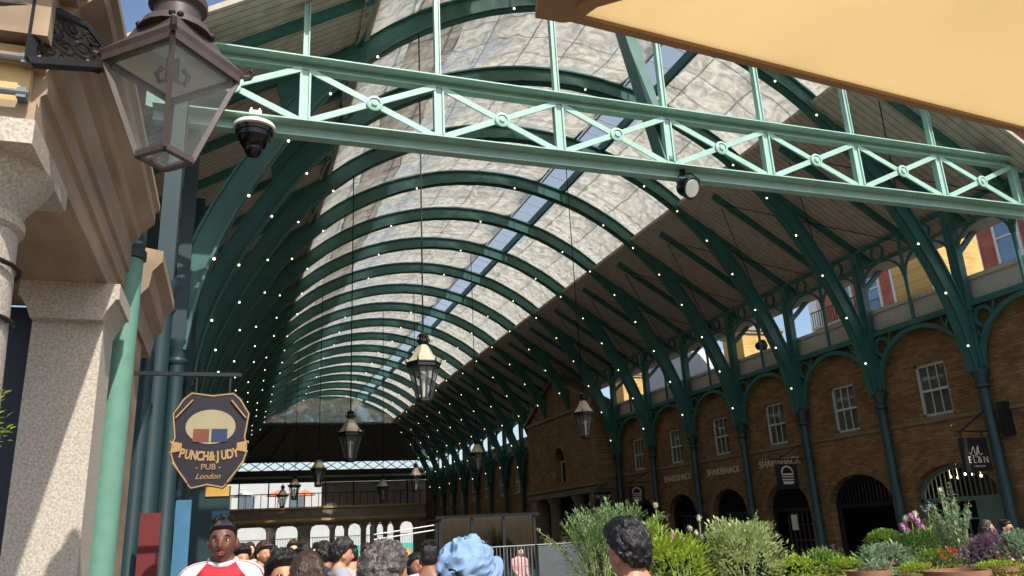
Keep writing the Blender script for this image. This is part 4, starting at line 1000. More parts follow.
foliage((c.x, c.y, c.z), (.16, .16, .2), 200, .12, .03, 8).build('foliage', L_LIME, t, smooth=False, recalc=False)
t, c = plant('lush_shrub', 'bright lime green bush right of the black haired head', 'shrub', 672, 572, 6.5)
crown(t, c, (.36, .3, .26), 900, .09, .03, 11, L_LIME)
t, c = plant('mauve_allium', 'mauve round flower heads on stems left of the pale bush', 'flower', 684, 560, 7.0)
stem_flowers(t, [(673, 535, 7.0), (680, 539, 7.05), (688, 543, 7.0)], F_PINK, .05, c, 50); pot(t, (c.x, c.y, BENCH), .12, .24)
t, c = plant('white_stocks', 'loose white flower spikes on stems between mauve flowers and pale bush', 'flower', 698, 560, 7.3)
stem_flowers(t, [(690, 528, 7.3), (696, 533, 7.3), (699, 518, 7.3), (702, 537, 7.3), (643, 524, 7.3), (662, 530, 7.3)], F_WHITE, .035, c, 60); pot(t, (c.x, c.y, BENCH), .12, .24)
foliage((c.x, c.y, c.z), (.2, .16, .18), 260, .1, .025, 9).build('foliage', L_MID, t, smooth=False, recalc=False)
t, c = plant('variegated_bush', 'largest pale variegated round bush in the middle of the planter', 'shrub', 744, 563, 7.0)
crown(t, c, (.42, .38, .4), 2600, .06, .026, 13, L_PALE, .2, up=.6)
b, st = sprays((c.x, c.y, c.z), .34, .52, 26, 16, .05, .02, 14); b.build('shoots', L_PALE, t, smooth=False, recalc=False); st.build('shoot_stems', STEM, t)
t, c = plant('lime_groundcover', 'low lime green cushion plant right of the pale bush', 'shrub', 797, 573, 6.9)
crown(t, c, (.26, .24, .15), 700, .045, .02, 15, L_LIME)
t, c = plant('sage_plant', 'low green plant with dusky pink tips right of the lime cushion', 'shrub', 824, 566, 7.2)
crown(t, c, (.22, .2, .14), 420, .07, .022, 16, L_MID)
b = MB(); q = random.Random(4)
for k in range(22): ball_flower(b, c+Vector((q.uniform(-.22, .22), q.uniform(-.1, .1), q.uniform(.1, .2))), .022, k, 10)
b.build('blooms', F_LILAC, t, smooth=False, recalc=False)
t, c = plant('trailing_plant', 'pale green trailing plant over the brown pot at the bottom edge', 'shrub', 846, 571, 7.0)
crown(t, c, (.22, .2, .12), 500, .05, .02, 17, L_LIME)
t, c = plant('box_ball', 'clipped round green bush under the purple flowers', 'shrub', 886, 545, 7.6)
crown(t, c, (.22, .22, .17), 1500, .035, .018, 18, L_MID, rough=.05)
t, c = plant('grey_sage', 'grey green leafy plant below the clipped round bush', 'shrub', 884, 562, 7.0)
crown(t, c, (.3, .24, .15), 700, .08, .03, 19, L_GREY)
t, c = plant('dark_green_bush', 'deep green bush right of the clipped round bush', 'shrub', 918, 552, 7.3)
crown(t, c, (.26, .24, .2), 1000, .06, .024, 20, L_DEEP)
t, c = plant('purple_allium', 'cluster of purple and white round flower heads left of the tall thistle', 'flower', 910, 545, 7.5)
stem_flowers(t, [(903, 527, 7.5), (911, 517, 7.5), (918, 521, 7.5), (922, 527, 7.5), (909, 533, 7.5)], F_PINK, .052, c, 70)
stem_flowers(t, [(928, 509, 7.5)], F_LILAC, .03, c, 80)
stem_flowers(t, [(915, 514, 7.55), (906, 519, 7.55)], F_WHITE, .045, c, 85); pot(t, (c.x, c.y, BENCH), .13, .26)
t, c = plant('white_allium', 'tallest single white globe flower before the lit shop window', 'flower', 944, 545, 7.6)
stem_flowers(t, [(940, 490, 7.6)], F_WHITE, .036, c, 90); pot(t, (c.x, c.y, BENCH), .12, .24)
foliage(c, (.14, .14, .2), 200, .14, .02, 21, up=1.2).build('foliage', L_GREY, t, smooth=False, recalc=False)
t, c = plant('thistle', 'tall pale thistle like plant before the green shop door', 'shrub', 956, 545, 7.4)
b, st = sprays((c.x, c.y, BENCH+.24), .3, .88, 26, 26, .085, .026, 22); b.build('foliage', L_GREY, t, smooth=False, recalc=False); st.build('stems', STEM, t); pot(t, (c.x, c.y, BENCH), .15, .25)
stem_flowers(t, [(950, 527, 7.4), (966, 524, 7.4), (961, 531, 7.4)], F_WHITE, .03, c, 95)
t, c = plant('yellow_green_bush', 'yellow green upright foliage between purple flowers and thistle', 'shrub', 938, 548, 7.8)
crown(t, c, (.24, .2, .22), 700, .09, .022, 23, L_LIME, up=1.0)
t, c = plant('red_geranium', 'plant with bright red and pink flowers at the bottom right', 'flower', 938, 563, 6.9)
crown(t, c, (.24, .2, .11), 400, .06, .035, 24, L_MID)
b = MB(); q = random.Random(9)
for k in range(9): ball_flower(b, c+Vector((q.uniform(-.14, .1), q.uniform(-.2, -.05), q.uniform(.06, .16))), .034, k, 24)
b.build('red_blooms', F_RED, t, smooth=False, recalc=False)
b = MB()
for k in range(12): ball_flower(b, c+Vector((q.uniform(.02, .26), q.uniform(-.2, -.02), q.uniform(.05, .15))), .03, k+40, 20)
b.build('pink_blooms', F_LILAC, t, smooth=False, recalc=False)
t, c = plant('small_geranium', 'small plant with few red flowers under the grey green leaves', 'flower', 877, 572, 6.6)
crown(t, c, (.18, .16, .1), 300, .05, .03, 25, L_GREY, .13)
b = MB()
for k in range(4): ball_flower(b, c+Vector((q.uniform(-.1, .1), q.uniform(-.15, -.05), q.uniform(.05, .12))), .03, k, 20)
b.build('red_blooms', F_RED, t, smooth=False, recalc=False)
t, c = plant('purple_heather', 'dusky purple leaved plant before the seated couple', 'shrub', 992, 551, 7.2)
crown(t, c, (.34, .26, .17), 1300, .06, .018, 26, L_PURP)
t, c = plant('mint_bush', 'pale green bush at the right picture edge', 'shrub', 1020, 552, 7.0)
crown(t, c, (.24, .24, .2), 800, .07, .03, 27, L_GREY)
t, c = plant('moss_cushion', 'bright green low cushion at the bottom edge under the red flowers', 'shrub', 914, 573, 6.6)
crown(t, c, (.2, .18, .09), 700, .03, .014, 28, L_LIME)
t, c = plant('moss_cushion', 'bright green low cushion plants left of the terracotta tub at lower right', 'shrub', 1000, 571, 6.7)
crown(t, c, (.36, .2, .09), 1000, .035, .016, 29, L_LIME)
def tub(px_, py_, Y, w, label):
    c = at(px_, py_, Y); tag(MB().lathe([(w*.8, 0), (w*.95, c.z-BENCH-.06), (w, c.z-BENCH-.05), (w, c.z-BENCH), (w*.9, c.z-BENCH), (w*.88, c.z-BENCH-.03), (0, c.z-BENCH-.03)], (c.x, c.y, BENCH), 24).build('clay_tub', TERRA), label, 'pot')
tub(868, 570, 6.5, .2, 'brown clay tub at the bottom edge below the box ball'); tub(956, 570, 6.3, .3, 'wide terracotta tub at the bottom edge below the red flowers')
# leafy bush at the very left edge
t = thing('hanging_basket', 'leafy green hanging bush cut off by the left picture edge', 'plant', (-1.08, 3.6, 2.1))
foliage((-1.055, 3.6, 2.2), (.2, .2, .22), 1300, .035, .022, 31).build('foliage', L_LIME, t, smooth=False, recalc=False)
MB().lathe([(.06, 0), (.17, .16), (.18, .18)], (-1.07, 3.6, 1.92), 16).build('basket', BLACK, t)
MB().cyl((-1.1, 3.6, 2.2), (-1.1, 3.78, 3.5), .008, n=5).build('chain', BLACK, t)

# ---------------------------------------------------------------- people
def skinned(name, joints, edges, sub=2, vox=0):
    "one smooth surface grown round a skeleton; joints: (x, y, z, rx, ry)"
    me = bpy.data.meshes.new(name); me.from_pydata([j[:3] for j in joints], edges, [])
    o = bpy.data.objects.new(name, me); COL.objects.link(o)
    md = o.modifiers.new('s', 'SKIN'); md.use_smooth_shade = True
    for i, j in enumerate(joints): me.skin_vertices[0].data[i].radius = (j[3], j[4] if len(j) > 4 else j[3])
    me.skin_vertices[0].data[0].use_root = True
    if sub: o.modifiers.new('d', 'SUBSURF').levels = sub
    bpy.context.view_layer.update()
    r = bpy.data.meshes.new_from_object(o.evaluated_get(bpy.context.evaluated_depsgraph_get()))
    bpy.data.objects.remove(o); return r
def fuse(name, meshes, vox, smooth_it=2):
    "join closed meshes into one continuous surface"
    bm = bmesh.new()
    for m in meshes: bm.from_mesh(m)
    me = bpy.data.meshes.new(name); bm.to_mesh(me); bm.free()
    o = bpy.data.objects.new(name, me); COL.objects.link(o)
    md = o.modifiers.new('r', 'REMESH'); md.mode = 'VOXEL'; md.voxel_size = vox; md.use_smooth_shade = True
    sm = o.modifiers.new('m', 'SMOOTH'); sm.iterations = smooth_it; sm.factor = .5
    bpy.context.view_layer.update()
    r = bpy.data.meshes.new_from_object(o.evaluated_get(bpy.context.evaluated_depsgraph_get()))
    bpy.data.objects.remove(o); r.name = name; return r
def G(v, c, s): return math.exp(-((v-Vector(c)).length/s)**2)
HC = Vector((0, -.022, 1.578))           # middle of the head of a 1.75 m person who looks to -Y
def head_pt(d):
    "a point of the head surface in the direction d"
    x, y, z = d
    p = Vector((x*.074, y*.096, z*.118))
    if z < 0:
        k = -z; p.x *= 1-.26*k**1.4; 
        if y > 0: p.y *= 1-.35*k
        else: p.y *= 1-.05*k
    f = max(0, -y)
    dd = Vector(d)
    p.y -= .024*G(dd, (0, -.97, -.16), .17)+.013*G(dd, (0, -.99, .04), .13)+.008*G(dd, (0, -.96, -.25), .12)   # nose
    for s in (-1, 1):
        p.y -= .005*G(dd, (s*.16, -.95, -.22), .09)                                      # nostrils
        p.y += .013*G(dd, (s*.42, -.9, .07), .17)                                         # eye sockets
        p.y -= .006*G(dd, (s*.36, -.9, .27), .2)                                          # brows
        p.y -= .005*G(dd, (s*.55, -.8, -.22), .22)                                        # cheekbones
    p.y -= .009*G(dd, (0, -.88, -.47), .13)+.009*G(dd, (0, -.82, -.6), .12)-.004*G(dd, (0, -.85, -.535), .06)     # lips
    p.y -= .008*G(dd, (0, -.65, -.85), .2)
    return p
def head_mesh(nu=64, nv=48):
    b = MB(); vs = []; fs = []
    for j in range(nv+1):
        t = PI*j/nv
        for i in range(nu): a = 2*PI*i/nu; vs.append(HC+head_pt((math.sin(t)*math.cos(a), math.sin(t)*math.sin(a), math.cos(t))))
    for j in range(nv): fs += [(j*nu+i, j*nu+(i+1) % nu, (j+1)*nu+(i+1) % nu, (j+1)*nu+i) for i in range(nu)]
    b.add(vs, fs)
    for s in (-1, 1):                                                                     # ears
        b.ball(HC+Vector((s*.077, .012, -.008)), (.011, .02, .033), 12, 8, Matrix.Rotation(-.25, 4, 'X') @ Matrix.Rotation(s*.3, 4, 'Z'))
    return b.mesh('head', DARK)
def skeleton(arm=(.0, 0), seat=False):
    J = [(0, .01, .96, .15, .105), (0, .0, 1.1, .135, .095), (0, .0, 1.28, .16, .11), (0, .012, 1.4, .13, .09), (0, .018, 1.47, .062, .062), (0, .003, 1.53, .056, .058), (0, -.008, 1.585, .05, .055)]
    E = [(0, 1), (1, 2), (2, 3), (3, 4), (4, 5), (5, 6)]
    for s in (-1, 1):
        k = len(J); sw = arm[0] if s < 0 else arm[1]
        J += [(s*.1, .015, 1.425, .075, .07), (s*.185, .02, 1.405, .064), (s*.215, .03-.1*sw, 1.13+.03*sw, .045), (s*.225, -.03-.3*sw, .9+.15*sw, .031), (s*.225, -.05-.35*sw, .83+.16*sw, .038, .02)]
        E += [(3, k), (k, k+1), (k+1, k+2), (k+2, k+3), (k+3, k+4)]
        base = Vector(J[k+4][:3]); dn = (base-Vector(J[k+3][:3])).normalized()
        for q, (off, ln) in enumerate(((-.03, .07), (-.01, .085), (.01, .08), (.028, .062))):
            f = len(J); p = base+Vector((0, off, 0))+dn*.02
            J += [(*(p+dn*ln*.5), .009), (*(p+dn*ln+Vector((-s*.015, 0, 0))), .008)]; E += [(k+4, f), (f, f+1)]
        f = len(J); J += [(*(base+Vector((-s*.012, -.045, -.01))), .01), (*(base+Vector((-s*.02, -.06, -.045))), .009)]; E += [(k+4, f), (f, f+1)]
        k = len(J)
        if seat: J += [(s*.09, .0, .9, .095), (s*.11, -.42, .92, .066), (s*.11, -.44, .55, .05), (s*.11, -.42, .5, .04), (s*.115, -.56, .47, .035, .028)]
        else: J += [(s*.09, .015, .88, .1, .1), (s*.1, .0, .5, .06), (s*.105, .02, .28, .056), (s*.105, .035, .08, .042), (s*.115, -.12, .035, .038, .028)]
        E += [(0, k), (k, k+1), (k+1, k+2), (k+2, k+3), (k+3, k+4)]
    return J, E
HEAD = head_mesh()
def body_mesh(name, arm=(0, 0), vox=.008, seat=False):
    J, E = skeleton(arm, seat); return fuse(name, [skinned('b', J, E), HEAD], vox, 1)
def shirt_mesh(name, arm=(0, 0), longs=False, grow=.016):
    J, _ = skeleton(arm); S = [J[0], J[1], J[2], J[3], (0, .018, 1.465, .066, .07)]; S = [(x, y, z, r+grow, (q[0] if q else r)+grow) for x, y, z, r, *q in S]
    S[0] = (0, .01, .9, .17, .125); E = [(0, 1), (1, 2), (2, 3), (3, 4)]
    for s in (0, 1):
        k0 = 7+s*20 if False else [i for i, j in enumerate(J) if abs(abs(j[0])-.1) < 1e-6 and abs(j[2]-1.425) < 1e-6][s]
        k = len(S); a, b_, c, d = J[k0], J[k0+1], J[k0+2], J[k0+3]
        S += [(*a[:3], .075+grow, .07+grow), (*b_[:3], .066+grow)]; E += [(3, k), (k, k+1)]
        if longs: S += [(*c[:3], .05+grow), (*d[:3], .036+grow)]; E += [(k+1, k+2), (k+2, k+3)]
        else: e = Vector(b_[:3]).lerp(Vector(c[:3]), .72); S += [(*e, .056+grow)]; E += [(k+1, k+2)]
    return fuse(name, [skinned('c', S, E)], .012, 2)
def trousers_mesh(name):
    J, _ = skeleton(); S = [(0, .01, .99, .155, .115)]; E = []
    for s in (-1, 1):
        k = len(S); S += [(s*.09, .015, .86, .118), (s*.1, .0, .5, .085), (s*.105, .025, .12, .075)]; E += [(0, k), (k, k+1), (k+1, k+2)]
    return fuse(name, [skinned('t', S, E)], .014, 2)
def shoe_mesh(s): return MB().ball((s*.112, -.05, .045), (.05, .14, .05), 12, 8).box((s*.112-.045, -.17, 0), (s*.112+.045, .08, .02)).mesh('shoe', BLACK)
def hair_mesh(kind, nu=72, nv=48, seed=0):
    "closed shell of hair over the skull, tucked under the skin below the hairline"
    b = MB(); vs = []; fs = []
    for j in range(nv+1):
        t = PI*j/nv
        for i in range(nu):
            a = 2*PI*i/nu; d = Vector((math.sin(t)*math.cos(a), math.sin(t)*math.sin(a), math.cos(t))); p = head_pt(d)
            front = -d.y
            line = -.45 if front < -.2 else (-.1 if front < .35 else .55)                 # nape, above the ears, forehead
            line = -.5+(.62)*min(1, max(0, (front+.5)/.75))+.42*min(1, max(0, (front-.25)/.4))
            e = d.z-line; e -= (.16 if kind == 'crop' else .2 if kind == 'wavy' else 0)*min(1, max(0, (abs(d.x)-.55)/.25)); k = min(1, max(0, e/.14)); k = k*k*(3-2*k)
            n1 = noise.noise(d*5+Vector((seed, 0, 0))); n2 = noise.noise(d*14+Vector((0, seed, 0))); n3 = noise.noise(Vector((d.x*20, d.y*7, d.z*7)))
            if kind == 'crop': th = .003+.03*max(0, d.z-.25)/.75+.012*max(0, d.z)*abs(noise.noise(d*22))
            elif kind == 'curly': th = .022+.008*n1+.011*abs(n2)*2
            elif kind == 'wavy': th = .024+.026*max(0, d.z)+.012*n1+.018*abs(n3)+.014*max(0, front)*max(0, d.z)
            else: th = .018+.004*n1+.003*n3
            p = p*(1-.1*(1-k))+d*th*k
            if kind == 'long' and d.y > -.55 and d.z < .1:
                q = min(1, (.1-d.z)/.6); p = Vector((p.x*(1+.25*q), max(p.y, -.03)+.012*q, p.z-.16*q+.0)); p += d*.016
            vs.append(HC+p)
    for j in range(nv): fs += [(j*nu+i, j*nu+(i+1) % nu, (j+1)*nu+(i+1) % nu, (j+1)*nu+i) for i in range(nu)]
    b.add(vs, fs)
    if kind == 'crop':
        q = random.Random(5)
        for _ in range(260):
            d = Vector((q.uniform(-.75, .75), q.uniform(-.6, .8), 1)).normalized(); p = HC+head_pt(d)+d*.022
            b.tube([p, p+(d+Vector((q.uniform(-.5, .5), q.uniform(-.5, .5), .3))).normalized()*q.uniform(.012, .024)], [.006, .002], 4)
    return b.mesh('hair_'+kind, BLACK)
def hairmat(name, rgb, k=9):
    m = mat(name, rgb, .32, .35, 30, bump=.6, spec=.5, stretch=(k, 1, 1.5)); return m
SK = {'dark': mat('skin_dark', (104, 68, 52), .5, .08, 8), 'tan': mat('skin_tan', (186, 134, 106), .5, .08, 8), 'fair': mat('skin_fair', (216, 172, 148), .5, .08, 8), 'brown': mat('skin_brown', (140, 96, 74), .5, .08, 8)}
HR = {'black': hairmat('hair_black', (22, 20, 20)), 'grey': hairmat('hair_grey', (74, 68, 66), 3), 'brown': hairmat('hair_brown', (62, 44, 34)), 'blond': hairmat('hair_blond', (168, 136, 92))}
def cloth(name, rgb): return mat(name, rgb, .85, .1, 7, bump=.15)
CL = {n: cloth('cloth_'+n, c) for n, c in dict(red=(196, 34, 48), white=(224, 222, 218), black=(34, 34, 38), grey=(128, 128, 134), navy=(42, 52, 84), lilac=(170, 172, 214), pink=(206, 158, 158), olive=(106, 104, 76), stripe=(150, 150, 160), teal=(70, 122, 124)).items()}
JEANS = cloth('jeans', (58, 70, 96)); CHINO = cloth('chino', (132, 116, 94)); EYEW = mat('eye_white', (226, 220, 212), .2); IRIS = mat('eye_iris', (40, 26, 20), .15); SHADES = mat('dark_lens', (18, 18, 20), .08)
BODY = {'stand': body_mesh('body_stand'), 'reach': body_mesh('body_reach', (.9, .2), .009), 'seat': body_mesh('body_seat', (.6, .6), .009, True)}
FACE = body_mesh('body_fine', (0, 0), .0052)
SHIRT = {('stand', 0): shirt_mesh('tee'), ('stand', 1): shirt_mesh('jacket', (0, 0), True, .02), ('reach', 0): shirt_mesh('tee_reach', (.9, .2)), ('seat', 0): shirt_mesh('tee_seat', (.6, .6))}
TROU = trousers_mesh('trousers'); SHOES = [shoe_mesh(-1), shoe_mesh(1)]
HAIR = {k: hair_mesh(k, seed=i*3) for i, k in enumerate(('crop', 'curly', 'wavy', 'long'))}
def child(name, me, m, root, loc=(0, 0, 0), rot=None):
    o = bpy.data.objects.new(name, me); COL.objects.link(o); o.parent = root; o.location = loc
    if rot: o.rotation_euler = rot
    if not me.materials: me.materials.append(m)
    if not me.polygons[0].use_smooth: me.polygons.foreach_set('use_smooth', [True]*len(me.polygons))
    o.material_slots[0].link = 'OBJECT'; o.material_slots[0].material = m
    return o
def person(label, px_, py_, Y, face, skin, hair, hcol, shirt, longs=0, pose='stand', legs=None, group=None, fine=False, glasses=False, k=None, eyes=True):
    "someone whose crown is seen at px, py; face: heading in degrees, 0 looks at the camera side"
    c = at(px_, py_, Y); rz = math.radians(face)
    t = thing('person', label, 'person', (c.x, c.y, 0), group); t.rotation_euler = (0, 0, rz)
    s = k or c.z/1.722
    if pose == 'seat': s = .98; t.location.z = c.z-1.722*s
    t.scale = (s, s, s)
    child('body', FACE if fine else BODY[pose], SK[skin], t)
    if hair: child('hair', HAIR[hair], HR[hcol], t)
    child('shirt', SHIRT[(pose, longs)], CL[shirt] if isinstance(shirt, str) else shirt, t)
    if pose != 'seat': child('trousers', TROU, legs or JEANS, t)
    if pose != 'seat':
        for i in (0, 1): child('shoe', SHOES[i], BLACK, t)
    if eyes:
        for sx_ in (-1, 1):
            e = child('eye', EYE_W, EYEW, t, (sx_*.0315, -.0905, 1.587)); child('iris', EYE_I, IRIS, e, (0, -.0052, 0))
    if glasses:
        child('sunglasses', SHADE, SHADES, t)
    return t
EYE_W = MB().ball((0, 0, 0), (.0125, .0115, .0085), 12, 8).mesh('eye', EYEW); EYE_I = MB().ball((0, -.005, 0), (.0062, .0035, .0062), 10, 6).mesh('iris', IRIS)
m = MB()
for s in (-1, 1):
    m.ball((s*.033, -.112, 1.5830), (.026, .006, .02), 14, 8); m.tube([(s*.058, -.108, 1.5890), (s*.078, -.05, 1.5910), (s*.08, .01, 1.5790)], .003, 5)
m.bar((-.012, -.116, 1.5890), (.012, -.116, 1.5890), .005); SHADE = m.mesh('sunglasses', SHADES)

# the man in the red and white shirt
KIT = bpy.data.materials.new('red_white_kit'); KIT.use_nodes = True
n = KIT.node_tree.nodes; l = KIT.node_tree.links; bs = n['Principled BSDF']; bs.inputs['Roughness'].default_value = .7
tc = n.new('ShaderNodeTexCoord'); sp = n.new('ShaderNodeSeparateXYZ'); l.new(tc.outputs['Object'], sp.inputs[0])
def mth(op, a, b=None):
    q = n.new('ShaderNodeMath'); q.operation = op
    for i, v in enumerate((a, b)):
        if v is None: continue
        if isinstance(v, (int, float)): q.inputs[i].default_value = v
        else: l.new(v, q.inputs[i])
    return q.outputs[0]
ax = mth('ABSOLUTE', sp.outputs[0]); rag = mth('ADD', ax, mth('MULTIPLY', mth('SUBTRACT', sp.outputs[2], 1.46), .75))
white = mth('GREATER_THAN', rag, .085)
st = mth('FRACT', mth('MULTIPLY', mth('ADD', sp.outputs[1], .03), 38.0)); inb = mth('LESS_THAN', mth('ABSOLUTE', mth('SUBTRACT', sp.outputs[1], .01)), .04)
stripe = mth('MULTIPLY', mth('LESS_THAN', st, .38), inb)
wm = mth('MULTIPLY', white, mth('SUBTRACT', 1.0, stripe))
mx = n.new('ShaderNodeMix'); mx.data_type = 'RGBA'; l.new(wm, mx.inputs[0]); mx.inputs[6].default_value = lin((170, 18, 38))+(1,); mx.inputs[7].default_value = lin((214, 208, 208))+(1,); l.new(mx.outputs[2], bs.inputs['Base Color'])
man = person('man in red and white football shirt with cropped hair facing the camera', 225, 516.5, 5.6, -8, 'dark', 'crop', 'black', KIT, fine=True)
cm = MB().tube([(.072*math.cos(2*PI*q/28), .012+.074*math.sin(2*PI*q/28), 1.482-.03*max(0, -math.sin(2*PI*q/28))) for q in range(28)], .014, 8, True).mesh('collar', CL['white']); child('collar', cm, CL['white'], man)
for s in (-1, 1):
    child('eyebrow', MB().tube([(s*.014, -.1105, 1.6110), (s*.033, -.108, 1.6170), (s*.052, -.094, 1.6090)], [.003, .0042, .002], 6).mesh('eyebrow', BLACK), HR['black'], man)
lp = MB().tube([(-.026, -.102, 1.5220), (-.01, -.113, 1.5235), (0, -.1135, 1.5220), (.01, -.113, 1.5235), (.026, -.102, 1.5220)], [.002, .005, .0045, .005, .002], 8).tube([(-.023, -.103, 1.5130), (0, -.114, 1.5110), (.023, -.103, 1.5130)], [.002, .007, .002], 8).mesh('lips', SK['brown'])
child('lips', lp, mat('lips_dark', (122, 74, 66), .45), man)
# near heads in the bottom row
person('woman with dark tied back hair and sunglasses beside the man in red', 283, 552.5, 5.0, 6, 'tan', 'wavy', 'black', 'grey', glasses=True)
person('woman with long shiny dark hair seen from behind, centre left', 309, 548, 4.4, 195, 'tan', 'long', 'brown', 'black')
person('man with curly greying hair and orange lit cheek turned to the right', 381, 540, 3.3, 118, 'tan', 'curly', 'grey', 'black', fine=True)
person('man with thick black hair seen from behind before the grey green shrub', 628, 522.5, 3.45, 198, 'tan', 'wavy', 'black', 'black', 1, fine=True)
hat = person('person in a crumpled pale blue cap seen from behind, lower middle', 466, 541, 3.0, 128, 'tan', 'crop', 'black', 'black', fine=True)
DENIM = mat('pale_denim', (122, 150, 186), .85, .12, 8, bump=.3)
b = MB(); vs = []; fs = []; nu, nv = 72, 30
for j in range(nv+1):
    v = j/nv; t = v*PI*.56
    for i in range(nu):
        a = 2*PI*i/nu; d = Vector((math.sin(t)*math.cos(a), math.sin(t)*math.sin(a), math.cos(t)))
        w = 1.0+.16*math.sin(PI*min(1, v*1.15))                                           # slouchy crown, tighter at the band
        p = Vector((d.x*.094*w, d.y*.115*w, d.z*.135))
        f = .02*noise.noise(Vector((d.x*2.2, d.y*2.2, d.z*2.6)))+.016*(1-abs(noise.noise(Vector((d.x*2.6+3, d.y*2.6, d.z*4))))*3.2)+.005*noise.noise(d*9)
        p += d*f*(1-.7*v)
        vs.append(HC+Vector((0, .004, .012))+p)
for j in range(nv): fs += [(j*nu+i, j*nu+(i+1) % nu, (j+1)*nu+(i+1) % nu, (j+1)*nu+i) for i in range(nu)]
fs.append(tuple(nv*nu+i for i in range(nu)))
TILT = Matrix.Translation(HC+Vector((0, 0, .012))) @ Matrix.Rotation(-.42, 4, 'X') @ Matrix.Translation(-HC)
cp = child('cap', b.add(vs, fs).move(TILT).mesh('cap', DENIM), DENIM, hat)
pts = [(.0945*1.06*math.cos(q), .1155*1.06*math.sin(q)+.004, -.004) for q in [2*PI*k_/40 for k_ in range(40)]]
child('cap_band', MB().tube([HC+Vector(p) for p in pts], .011, 8, True).move(TILT).mesh('cap_band', DENIM), DENIM, cp)
b = MB(); vs = []; fs = []
for th in (0, -.006):
    for j in range(7):
        for i in range(17):
            a = -PI*(i/16)*.78-PI*.11; r0 = 1+.62*j/6*math.sin(PI*(i+.0)/16)**.6
            vs.append(HC+Vector((.096*math.cos(a)*(1+.08*j/6), .117*math.sin(a)*r0, .01-.02*(j/6)-.028*math.cos(a)**2*j/6+th)))
for th in (0, 119):
    for j in range(6):
        for i in range(16): k_ = th+j*17+i; fs.append((k_, k_+1, k_+18, k_+17))
fs += [(6*17+i, 6*17+i+1, 119+6*17+i+1, 119+6*17+i) for i in range(16)]+[(i, i+1, 120+i, 119+i) for i in range(16)]+[(j*17, (j+1)*17, 119+(j+1)*17, 119+j*17) for j in range(6)]+[(j*17+16, (j+1)*17+16, 119+(j+1)*17+16, 119+j*17+16) for j in range(6)]
child('cap_peak', b.add(vs, fs).move(TILT).mesh('cap_peak', DENIM), DENIM, cp)
child('cap_opening', MB().band([(.046*math.cos(q), .03*math.sin(q)) for q in [PI*k_/14 for k_ in range(15)]], -.006, .005, 0, .012, 'XZ').move(TILT @ Matrix.Translation(HC+Vector((0, .112, .055))) @ Matrix.Rotation(.35, 4, 'X')).mesh('cap_opening', BLACK), CABLE, cp)
# people a little further on
G1 = 'crowd walking in the hall'
CROWD = [('dark haired man in striped shirt looking right behind the long haired woman', 340, 540, 8.0, 100, 'tan', 'wavy', 'black', 'stripe'),
 ('dark haired man facing left close to the striped shirt', 326, 540.5, 8.6, 240, 'brown', 'curly', 'black', 'navy'),
 ('man with black hair right of the man in the striped shirt', 352, 545, 9.5, 200, 'tan', 'crop', 'black', 'pink'),
 ('woman with blond hair right of the greying man', 406, 546, 8.0, 190, 'fair', 'long', 'blond', 'teal'),
 ('woman in dark top beside the greying curly haired man', 414, 551, 7.0, 20, 'brown', 'long', 'black', 'black'),
 ('man in lilac shirt seen from behind left of the blue cap', 429, 541, 6.4, 160, 'brown', 'crop', 'black', 'lilac'),
 ('person in olive behind the sunglasses woman', 263, 543, 11, 30, 'tan', 'wavy', 'brown', 'olive'),
 ('person in pink top near the left far opening', 250, 541, 14, 0, 'fair', 'long', 'brown', 'pink'),
 ('person in black walking away below the left far pier', 272, 544, 12, 170, 'tan', 'curly', 'black', 'black'),
 ('person in white between the far piers', 293, 541, 15, 10, 'fair', 'wavy', 'brown', 'white'),
 ('person in grey below the third far opening', 305, 545, 13, 190, 'tan', 'wavy', 'black', 'grey'),
 ('person in navy below the fourth far opening', 316, 542.5, 16, 45, 'fair', 'crop', 'brown', 'navy'),
 ('person in red top in the crowd at centre left', 366, 544, 14, 20, 'fair', 'wavy', 'brown', 'red'),
 ('person in white behind the greying man', 396, 542, 15, 200, 'fair', 'wavy', 'blond', 'white'),
 ('person in teal close behind the notice board', 241, 546, 9.0, 20, 'tan', 'wavy', 'black', 'teal'),
 ('person in black beside the left far wall', 300, 549, 9.0, 200, 'tan', 'crop', 'black', 'black'),
 ('person in pink behind the barrier', 519, 546, 15.5, 20, 'fair', 'wavy', 'brown', 'pink'),
 ('person in navy behind the barrier at its right', 549, 541, 20, 10, 'fair', 'wavy', 'brown', 'navy'),
 ('person in white before the pavilion columns', 563, 538, 24, 30, 'fair', 'wavy', 'brown', 'white'),
 ('person in grey before the pavilion doorway', 551, 538, 26, 10, 'fair', 'curly', 'black', 'grey'),
 ('person in pink at the pavilion pilaster', 571, 537, 23, 340, 'tan', 'wavy', 'brown', 'pink'),
 ('person in olive standing by the left pub boards', 236, 545, 12.6, 350, 'tan', 'crop', 'brown', 'olive')]
for lab, px_, py_, Y, fc, sk_, hr, hc, sh in CROWD:
    person(lab, px_, py_, Y, fc, sk_, hr, hc, sh, 0, 'reach' if len(lab) % 3 == 0 else 'stand', CHINO if len(lab) % 2 else JEANS, G1, eyes=Y < 10)
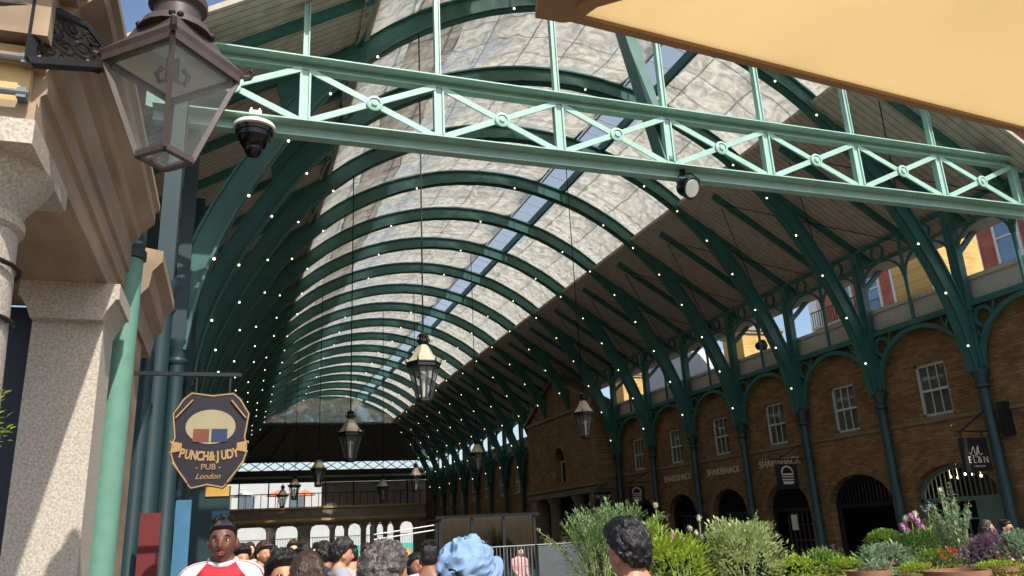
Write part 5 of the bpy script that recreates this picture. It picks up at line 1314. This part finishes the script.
# the couple sitting behind the planter
person('dark haired person sitting behind the purple plant at the right', 983, 518.5, 9.6, 60, 'tan', 'long', 'black', 'black', 0, 'seat', eyes=False)
person('seated person with glasses facing left beside the right column', 1003, 519.5, 9.9, 20, 'tan', 'crop', 'black', 'black', 0, 'seat', glasses=True, eyes=False)
for i, (px_, Y) in enumerate(((983, 9.6), (1003, 9.9))):
    c = at(px_, 520, Y); s = thing('bar_stool', 'tall black stool under the %s seated person' % ('left' if i == 0 else 'right'), 'stool', (c.x, c.y, 0))
    zt = at(px_, 519, Y).z-1.722*.98+.8
    MB().box((c.x-.19, c.y-.19, zt-.05), (c.x+.19, c.y+.19, zt)).build('seat', BLACK, s, smooth=False)
    for a in (-1, 1):
        for q in (-1, 1): MB().cyl((c.x+a*.2, c.y+q*.2, 0), (c.x+a*.15, c.y+q*.15, zt-.04), .016, n=8).build('leg', BLACK, s)
# crowd barriers
bp, bq = at(481, 546, 13.4), at(588, 546, 13.4)
for i in range(2):
    xa = bp.x+(bq.x-bp.x)*i/2+.02; xb = bp.x+(bq.x-bp.x)*(i+1)/2-.02; zt = bp.z-.03
    s = thing('crowd_barrier', ('grey upright bar barrier right of the blue cap', 'grey barrier with solid panel before the pavilion')[i], 'barrier', ((xa+xb)/2, 13.4, 0), 'crowd barriers')
    MB().tube([(xa, 13.4, .12), (xa, 13.4, zt), (xb, 13.4, zt), (xb, 13.4, .12)], .022, 8, True).build('frame', STEEL, s)
    if i == 0:
        for k in range(14): x = xa+(xb-xa)*(k+1)/15; MB().cyl((x, 13.4, .12), (x, 13.4, zt), .011, n=6).build('bar', STEEL, s)
    else: MB().box((xa+.02, 13.39, .2), (xb-.02, 13.41, zt-.02)).build('panel', mat('barrier_panel', (78, 82, 84), .6), s, smooth=False)
    for x in (xa+.15, xb-.15): MB().box((x-.03, 13.15, 0), (x+.03, 13.65, .025)).box((x-.02, 13.38, .02), (x+.02, 13.42, .14)).build('foot', STEEL, s, smooth=False)
rl = thing('hand_rail', 'pair of thin pale rails above heads left of the blue cap', 'rail', (2.6, 12, 0))
ra, rb_ = at(372, 540, 12), at(436, 531, 12)
for dz in (0, .07): MB().cyl((ra.x, 12, ra.z+dz), (rb_.x, 12, ra.z+.1+dz), .009, n=6).build('rail', WHITEP, rl)
for x in (ra.x, rb_.x): MB().cyl((x, 12, 0), (x, 12, ra.z+.2), .03, n=8).build('post', BLACK, rl)
ka, kb = at(440, 516, 16), at(534, 516, 16)
ks = thing('glass_kiosk', 'dark glass sided kiosk behind the blue cap', 'kiosk', ((ka.x+kb.x)/2, 16.5, 0))
MB().box((ka.x, 16, 0), (kb.x, 17.4, .95)).build('counter', DKGRN, ks, smooth=False)
MB().box((ka.x-.1, 15.95, ka.z-.06), (kb.x+.1, 17.5, ka.z)).build('roof', BLACK, ks, smooth=False)
for x in (ka.x, (ka.x*2+kb.x)/3, (ka.x+2*kb.x)/3, kb.x): MB().box((x-.03, 16, .95), (x+.03, 16.06, ka.z-.06)).build('post', BLACK, ks, smooth=False)
MB().box((ka.x, 16.02, .95), (kb.x, 16.03, ka.z-.06)).build('glass', WGLASS, ks, smooth=False)
